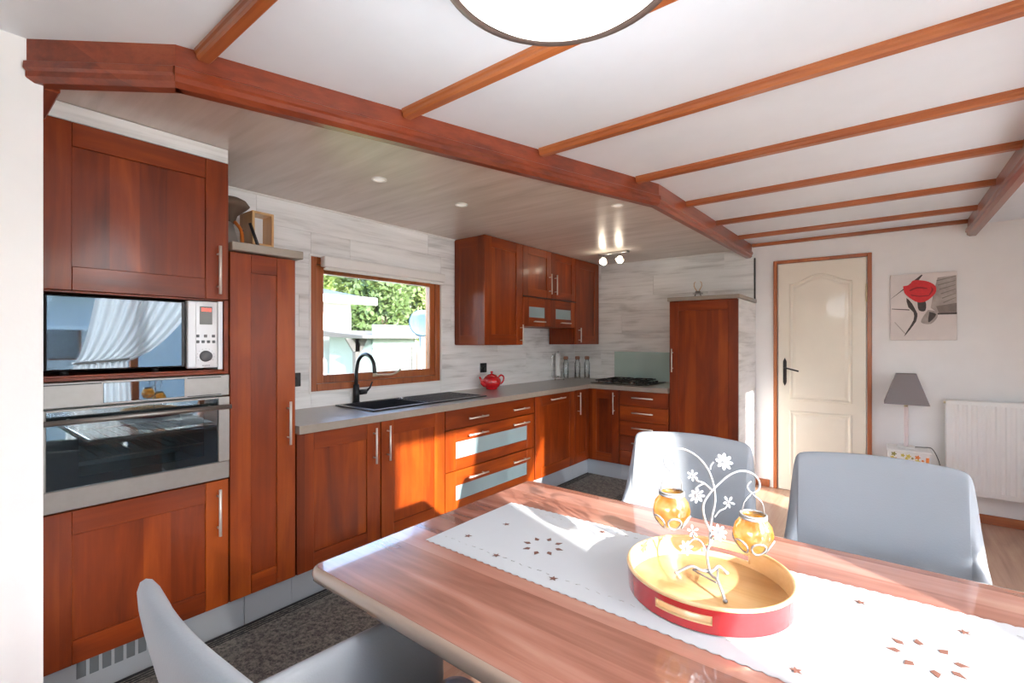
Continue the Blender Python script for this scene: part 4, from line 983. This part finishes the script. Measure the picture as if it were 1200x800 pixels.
def lantern(u, vtop, vneck, vbot, hookv, hu, dep, label):
    c = Vector(cp_(u, vneck, dep)); zb = cp_(u, vbot, dep)[2]; H = c.z-zb; k = H/.072
    t = thing('hanging_lantern', (c.x, c.y, zb), label, 'lantern', None)
    B().lathe([(.012*k, 0), (.024*k, .006*k), (.034*k, .022*k), (.0365*k, .036*k), (.033*k, .052*k), (.024*k, .064*k), (.0215*k, .072*k), (.0195*k, .072*k), (.022*k, .063*k), (.031*k, .051*k), (.034*k, .036*k), (.032*k, .023*k), (.022*k, .008*k), (0, .004*k)], (c.x, c.y, zb), 28, False).build('amber_glass', M['amber'], t)
    pts = [(c.x+.0235*k*math.cos(2*PI*j/24), c.y+.0235*k*math.sin(2*PI*j/24), c.z-.004*k) for j in range(24)]
    b = B().tube(pts, .0026*k, 6, True); pts = [(p[0], p[1], p[2]+.005*k) for p in pts]; b.tube(pts, .0022*k, 6, True)
    b.build('neck_ring', M['metalw'], t)
    b = B(); hk = Vector(cp_(hu, hookv, dep*.5))
    for s in (-1, 1): b.tube(smooth([c+RV*s*.022*k, c+RV*s*.018*k+Vector((0, 0, (hk.z-c.z)*.55)), hk+RV*s*.003-Vector((0, 0, .004)), hk], 4), .0012, 6)
    b.build('wire_handle', M['nickel'], t)
    b = B()
    for j in range(6):
        a = 2*PI*j/6; pts = []
        for m in range(12):
            w_ = 2*PI*m/12; zz = .0155*k+.0135*k*math.sin(w_); aa = a+.42*math.cos(w_); rr = .0372*k*(1-.52*((zz-.036*k)/(.036*k))**2)
            pts.append((c.x+rr*math.cos(aa), c.y+rr*math.sin(aa), zb+zz))
        b.tube(pts, .0021*k, 5, True)
    b.build('petal_cage', M['metalw'], t)
    return t
lantern(787, 570, 576, 617, 551, 786, -.004, 'left hanging amber glass lantern with white petal cage')
lantern(882.5, 600, 603, 646, 577, 881, -.010, 'right hanging amber glass lantern with white petal cage')

# ------------------------------------------------------------------ chairs
def make_chair():
    """tub dining chair facing -y, origin under the seat centre"""
    t = thing('dining_chair', (0, 0, 0), '', 'chair')
    W, SH = .225, .48
    # shell: back with reclined, slightly bowed panel; arms low at the sides
    def shell(thick):
        b = B(); path = []
        # parameter along a U: left arm front -> back -> right arm front ; (x, y, top z, lean)
        n = 12
        for k in range(n+1):
            s = k/n; path.append((-.222+.006*s, -.29+.44*s, .655+.03*s, 0.02))
        path.append((-.212, .175, .690, .05)); path.append((-.205, .186, .74, .12)); path.append((-.199, .190, .915, .13)); path.append((-.1975, .191, .936, .13)); path.append((-.191, .193, .949, .13))
        m = 16
        for k in range(1, m):
            s = k/m; x = -.184+.368*s; path.append((x, .194+.014*math.sin(PI*s), .952+.010*math.sin(PI*s), .13))
        path += [(-p[0], p[1], p[2], p[3]) for p in path[n+5::-1]]
        return path
    path = shell(0)
    N = len(path); rows = 9; vs = []; fs = []; ring = None
    zb = .40
    def P3(i, side, j):
        x, y, zt, ln = path[i]
        x0, y0 = path[max(i-1, 0)][:2]; x1, y1 = path[min(i+1, N-1)][:2]
        tx_, ty2 = x1-x0, y1-y0; L = math.hypot(tx_, ty2); nx, ny = -ty2/L, tx_/L   # outward normal
        s = j/(rows-1); z = zb+(zt-zb)*s
        th2 = .027*(1-.45*s**6)
        lean = ln*max(0, (z-.46))/.49
        off = th2*side-(0.006 if j == 0 else 0)*side
        return Vector((x+nx*off, y+ny*off+lean*1.0-.02*(1-s)*0, z))
    # outer up, over the top, inner down
    for i in range(N):
        for j in range(rows): vs.append(P3(i, 1, j))
        tp3 = (P3(i, 1, rows-1)+P3(i, -1, rows-1))/2+Vector((0, 0, .011)); vs.append(tp3)
        for j in range(rows-1, -1, -1): vs.append(P3(i, -1, j))
    R2 = rows*2+1
    for i in range(N-1):
        for k in range(R2): fs.append((i*R2+k, i*R2+(k+1) % R2, (i+1)*R2+(k+1) % R2, (i+1)*R2+k))
    fs.append(tuple(range(R2))); fs.append(tuple((N-1)*R2+k for k in range(R2)))
    b = B(); b.add(vs, fs, True); o = b.build('shell', M['leather'], t)
    o.modifiers.new('round', 'SUBSURF').levels = 1; o.modifiers['round'].render_levels = 1
    b = B(); rounded_slab(b, -.195, .195, -.315, .15, .05, [(.02, .40), (.004, .41), (0, .43), (0, .455), (.006, .472), (.03, .482)])
    b.build('seat', M['cushion'], t)
    b = B(); rounded_slab(b, -.18, .18, -.26, .13, .03, [(0, .365), (0, .398)]); b.build('seat_frame', M['dark'], t)
    for sx, sy in ((-1, -1), (1, -1), (-1, 1), (1, 1)):
        B().cyl((sx*.15, -.06+sy*.17, .366), (sx*.195, -.06+sy*.215, .0), .016, .011, 12).build('leg', M['steel'], t)
    return t
c0 = make_chair()
c0['label'] = 'pale grey leatherette chair behind the tray, half in sun'; c0['group'] = 'dining chairs around the table'
c0.location = (-.517, 1.39, 0); c0.rotation_euler = (0, 0, R(4))
c1 = copy_tree(c0); c1.location = (-.002, 1.385, 0); c1.rotation_euler = (0, 0, R(2)); c1['label'] = 'pale grey leatherette chair at the right, mostly in shade'
c2 = copy_tree(c0); c2.location = (-.655, .53, 0); c2.rotation_euler = (0, 0, PI); c2['label'] = 'pale grey leatherette chair nearest the camera, at bottom left'

# ------------------------------------------------------------------ far wall: picture, lamp, side table, radiator
pc = thing('canvas_picture', (.239, YB, 1.31), 'square canvas print of a red rose on grey wood', 'picture')
PX0, PX1, PZ0, PZ1 = .052, .430, 1.322, 1.815
PZ0 = 1.31
B().box(PX0, PX1, YB-.028, YB+.004, PZ0, PZ1, .002).build('canvas', M['picgrey'], pc)
PY = YB-.0282
def pq(u, v): return (PX0+(PX1-PX0)*u, PY, PZ1-(PZ1-PZ0)*v)
def blob(name, pts, mat, k=4, lift=0):
    P2 = [pq(*p) for p in pts]; P2 = smooth(P2+[P2[0]], k)[:-1] if k > 1 else P2
    B().prism([(p[0], PY-lift, p[2]) for p in P2], (0, -.0006, 0)).build(name, mat, pc)
blob('painted_shadow', [(.72, .08), (.99, .06), (.995, .6), (.72, .6), (.62, .52), (.66, .3)], M['picmid'], 1)
blob('painted_shadow', [(.70, .50), (.995, .46), (.995, .59), (.74, .60)], M['picdark2'], 1, .0005)
for k_ in range(6): blob('painted_line', [(.70+.02*k_, .12+.065*k_), (.98, .07+.062*k_), (.98, .078+.062*k_), (.71+.02*k_, .132+.065*k_)], M['picdark2'], 1, .0005)
blob('painted_line', [(.0, .37), (.01, .36), (.48, .02), (.50, .03), (.44, .1), (.2, .24)], M['picdark'], 1)
blob('painted_line', [(.02, .515), (.3, .535), (.3, .55), (.02, .525)], M['picdark'], 1)
blob('painted_line', [(.72, .60), (1, .595), (1, .625), (.72, .625)], M['picdark'], 1)
blob('painted_line', [(.07, .72), (.24, .9), (.23, .91), (.065, .73)], M['picmid'], 1)
blob('painted_stem', [(.42, .6), (.40, .72), (.24, .92), (.22, .93), (.26, .86), (.36, .7), (.36, .58), (.28, .5), (.25, .36), (.34, .45)], M['picdark'], 2, .0007)
blob('painted_leaf', [(.42, .42), (.54, .42), (.54, .56), (.44, .55)], M['picdark'], 3, .0007)
blob('painted_leaf', [(.58, .55), (.70, .58), (.72, .66), (.62, .76), (.48, .74), (.50, .66)], M['picmid'], 3, .0007)
blob('painted_leaf', [(.60, .58), (.70, .62), (.62, .72), (.58, .72)], M['picdark'], 3, .0014)
blob('rose_bloom', [(.2, .18), (.3, .16), (.36, .10), (.55, .12), (.68, .19), (.70, .27), (.66, .34), (.55, .42), (.42, .43), (.30, .36), (.22, .28)], M['picred'], 4, .0014)
for p in ([(.30, .24), (.42, .20), (.55, .22), (.56, .24), (.42, .225), (.31, .26)], [(.62, .2), (.66, .26), (.60, .34), (.59, .33), (.63, .26)], [(.32, .31), (.45, .335), (.58, .33), (.58, .345), (.45, .35), (.33, .33)]):
    blob('petal_shade', p, M['picred2'], 3, .0021)
st = thing('side_table', (.155, 4.55, 0), 'small white side table painted with yellow flowers under the lamp', 'side table')
b = B().box(.028, .275, 4.42, 4.66, .495, .512, .004); b.build('top', M['gloss_white'], st)
B().box(.035, .268, 4.43, 4.65, .18, .494, .003).build('body', M['gloss_white'], st)
for x in (.04, .243):
    for y in (4.435, 4.625): B().box(x, x+.02, y, y+.02, .001, .179, .003).build('leg', M['gloss_white'], st)
random.seed(3)
for (x, z, r, m_) in ((.068, .480, .018, 'green'), (.060, .452, .016, 'yellow'), (.078, .445, .013, 'orange'), (.118, .475, .014, 'yellow'), (.150, .472, .017, 'yellow'), (.140, .455, .012, 'yellow'), (.200, .470, .018, 'orange'), (.200, .442, .018, 'yellow'), (.172, .46, .010, 'green'), (.228, .45, .01, 'orange'), (.075, .40, .016, 'yellow'), (.16, .39, .018, 'orange')):
    pts = []
    for k in range(20): a = 2*PI*k/20; rr = r*(.75+.25*math.cos(5*a)); pts.append((x+rr*math.cos(a), 4.4292, z+rr*math.sin(a)))
    B().prism(pts, (0, -.0008, 0)).build('painted_flower', M[m_], st)
B().box(.245, .262, 4.4284, 4.4294, .39, .475).build('painted_stripe', M['orange'], st)
tl = thing('table_lamp', (.140, 4.55, .513), 'table lamp with grey square tapered shade on a pale pole', 'lamp')
LX, LY = .140, 4.55
def frus(b, cx, cy, h0, h1, z0, z1, t=.002):
    for (ha, hb, s) in ((h0, h1, 1), (h0-t, h1-t, -1)):
        vs = [(cx+sx*ha, cy+sy*ha, z0) for sx, sy in ((-1, -1), (1, -1), (1, 1), (-1, 1))]+[(cx+sx*hb, cy+sy*hb, z1) for sx, sy in ((-1, -1), (1, -1), (1, 1), (-1, 1))]
        b.add(vs, [(0, 1, 5, 4), (1, 2, 6, 5), (2, 3, 7, 6), (3, 0, 4, 7)], False)
    return b
frus(B(), LX, LY, .128, .058, .842, 1.062).build('lamp_shade', M['shade'], tl)
B().box(LX-.052, LX+.052, LY-.052, LY+.052, .513, .524, .003).build('base', M['gloss_white'], tl)
B().box(LX-.013, LX+.013, LY-.013, LY+.013, .524, .815, .003).build('pole', M['pink'], tl)
B().cyl((LX, LY, .815), (LX, LY, .90), .012, n=14).build('socket', M['brass'], tl)
b = B().tube([(LX, LY, .89), (LX+.06, LY, 1.0)], .0015, 5).tube([(LX, LY, .89), (LX-.06, LY, 1.0)], .0015, 5); b.build('shade_carrier', M['nickel'], tl)
B().tube(smooth([(LX+.05, 4.585, .518), (.235, 4.59, .520), (.272, 4.60, .521), (.292, 4.61, .508), (.315, 4.63, .46), (.335, 4.65, .38), (.345, 4.66, .2), (.345, 4.66, .01)], 5), .003, 6).build('cord', M['dark'], tl)
rd = thing('radiator', (.65, 4.67, .2), 'white panel radiator on the far wall at the right', 'radiator')
b = B().box(.362, .98, 4.60, 4.625, .215, .880, .006)
b.build('front_panel', M['gloss_white'], rd)
for k in range(12):
    x = .398+k*.048; B().prism([(x, 4.600, .25), (x+.010, 4.594, .25), (x+.022, 4.594, .25), (x+.032, 4.600, .25)], (0, 0, .60)).build('rib', M['gloss_white'], rd)
B().box(.362, .98, 4.655, 4.68, .215, .880, .006).box(.364, .978, 4.6255, 4.6545, .865, .882).box(.362, .366, 4.6255, 4.6545, .22, .86).build('rear_panel', M['gloss_white'], rd)
B().box(.45, .47, 4.681, 4.725, .3, .8).box(.88, .90, 4.681, 4.725, .3, .8).build('wall_bracket', M['gloss_white'], rd)
B().cyl((.362, 4.612, .86), (.350, 4.612, .86), .008, n=10).build('vent_plug', M['brass'], rd)

# ------------------------------------------------------------------ outside
G = -.6
tag(B().box(-40, 30, -30, 45, G-.1, G).build('ground', M['grass']), 'grassy ground outside', 'ground', kind='structure')
hs = thing('neighbour_house', (-11.5, 4.4, G), 'white rendered bungalow seen through the kitchen window', 'house')
B().box(-13.5, -10.0, 1.5, 6.45, G, 2.25).build('wall', M['render'], hs)
b = B().prism([(-14.0, 1.0, 2.32), (-9.55, 1.0, 2.32), (-11.8, 1.0, 2.72)], (0, 5.75, 0)); b.build('roof', M['tile'], hs)
B().box(-9.62, -9.50, 1.0, 6.85, 2.16, 2.34, .02).box(-10.0, -9.62, 1.0, 6.85, 2.24, 2.28).build('gutter', M['gloss_white'], hs)
sh = thing('garden_shed', (-8.5, 6.2, G), 'pale boarded garden shed with a low grey roof', 'shed')
for k in range(9): B().box(-8.04, -8.0, 5.66, 6.75, G+.25*k-.25+.25, G+.25*k+.24, .006).build('board', M['shed'], sh)
B().box(-9.6, -8.05, 5.66, 6.75, G, 1.42).build('body', M['shed'], sh)
B().prism([(-9.8, 5.25, 1.42), (-7.75, 5.25, 1.36), (-7.75, 5.25, 1.41), (-9.8, 5.25, 1.56)], (0, 1.65, 0)).build('roof', M['roofgrey'], sh)
ch_ = thing('chalet', (9.5, 2.5, G), 'grey clad chalet across the lawn, seen only mirrored in the microwave door', 'house')
B().box(8.0, 11.5, -7, 9, G, 2.3).build('wall', M['render'], ch_)
B().prism([(7.7, -7.3, 2.3), (11.8, -7.3, 2.3), (9.75, -7.3, 2.75)], (0, 16.6, 0)).build('roof', M['roofgrey'], ch_)
for y in (-5, -1.5, 1.2, 5.0):
    f = B().box(7.96, 8.0, y, y+1.3, .35, 1.6, .004).build('window', M['gloss_white'], ch_)
    B().box(7.95, 7.962, y+.07, y+1.23, .42, 1.53).build('pane', M['mirror'], f)
cn = thing('porch_post', (-8.2, 5.4, G), 'grey post and bracket beside the white bungalow', 'post')
B().box(-8.25, -8.15, 5.36, 5.46, G, 1.36).build('post', M['roofgrey'], cn)
B().prism([(-8.2, 5.15, 1.36), (-8.2, 5.64, 1.36), (-8.2, 5.50, 1.1), (-8.2, 5.32, 1.1)], (.05, 0, 0)).build('bracket', M['roofgrey'], cn)
for k in range(3): tag(B().box(-7.6, -7.56, 6.30+k*.12, 6.40+k*.12, G, 1.2-k*.12, .005).build('fence_plank', M['exwood']), ['tallest weathered upright fence board by the shed', 'middle weathered fence board by the shed', 'shortest weathered fence board by the shed'][k], 'fence board')
ds = thing('satellite_dish', (-4.6, 3.98, G), 'pale blue round dish seen at the right of the window', 'satellite dish')
b = B().lathe([(0, 0), (.08, .006), (.15, .022), (.17, .03), (.15, .026), (.08, .010), (0, .004)], (0, 0, 0), 28, False)
q = Vector((1, -.5, .1)).normalized().to_track_quat('Z', 'Y'); b.v = [tuple(q @ Vector(v)+Vector((-4.6, 3.98, 1.53))) for v in b.v]; b.build('dish', M['dishm'], ds)
B().cyl((-4.64, 4.0, G), (-4.64, 4.0, 1.53), .02, n=10).build('mast', M['nickel'], ds)
def tree(x, y, h, r, n, mat, label, seed):
    rnd = random.Random(seed); t = thing('tree', (x, y, G), label, 'tree')
    B().tube([(x, y, G), (x+.1, y, G+h*.4), (x, y+.1, G+h*.7)], [.16, .12, .06], 8).build('trunk', M['bark'], t)
    vs = []; fs = []; cs = [(Vector((x, y, G+h*.62)), 1.0)]
    for k in range(16):
        a = rnd.random()*2*PI; e = rnd.uniform(-.7, 1); cs.append((Vector((x+r*.72*math.cos(a), y+r*.72*math.sin(a), G+h*.58+e*h*.33)), rnd.uniform(.35, .6)))
    for k in range(n):
        c, s = rnd.choice(cs); d = Vector((rnd.gauss(0, 1), rnd.gauss(0, 1), rnd.gauss(0, 1))).normalized()*(rnd.random()**.4)
        p = c+Vector((d.x*r*s, d.y*r*s, d.z*h*.3*s)); u = Vector((rnd.gauss(0, 1), rnd.gauss(0, 1), rnd.gauss(0, 1))).normalized(); v = u.orthogonal().normalized(); L = rnd.uniform(.07, .15)
        i = len(vs); vs += [p-u*L, p+v*L*.5, p+u*L, p-v*L*.5]; fs.append((i, i+1, i+2, i+3))
    me = bpy.data.meshes.new('foliage'); me.from_pydata([tuple(v-Vector((x, y, G))) for v in vs], [], fs); me.materials.append(mat)
    o = bpy.data.objects.new('foliage', me); COL.objects.link(o); o.parent = t; o['kind'] = 'stuff'
tree(-15.9, 8.1, 5.0, .98, 9000, M['leaf'], 'leafy green tree just above the bungalow roof', 1)
tree(-14.2, 10.45, 5.2, .98, 10000, M['leaf2'], 'bushy green tree in the middle of the window view', 2)
tree(-14.2, 13.1, 5.2, .98, 8000, M['leaf'], 'green tree at the right of the window view', 3)
tree(-18.5, 9.4, 6.6, 1.45, 10000, M['leaf2'], 'taller dark tree behind the gap left of the middle tree', 4)
tree(-18.5, 13.4, 6.9, 1.45, 10000, M['leaf2'], 'taller dark tree behind the gap right of the middle tree', 5)
tree(-23.5, 9.0, 8.0, 2.6, 9000, M['leaf'], 'large pale green tree at the back, left', 6)
tree(-23.5, 16.2, 8.0, 2.6, 9000, M['leaf'], 'large pale green tree at the back, right', 7)
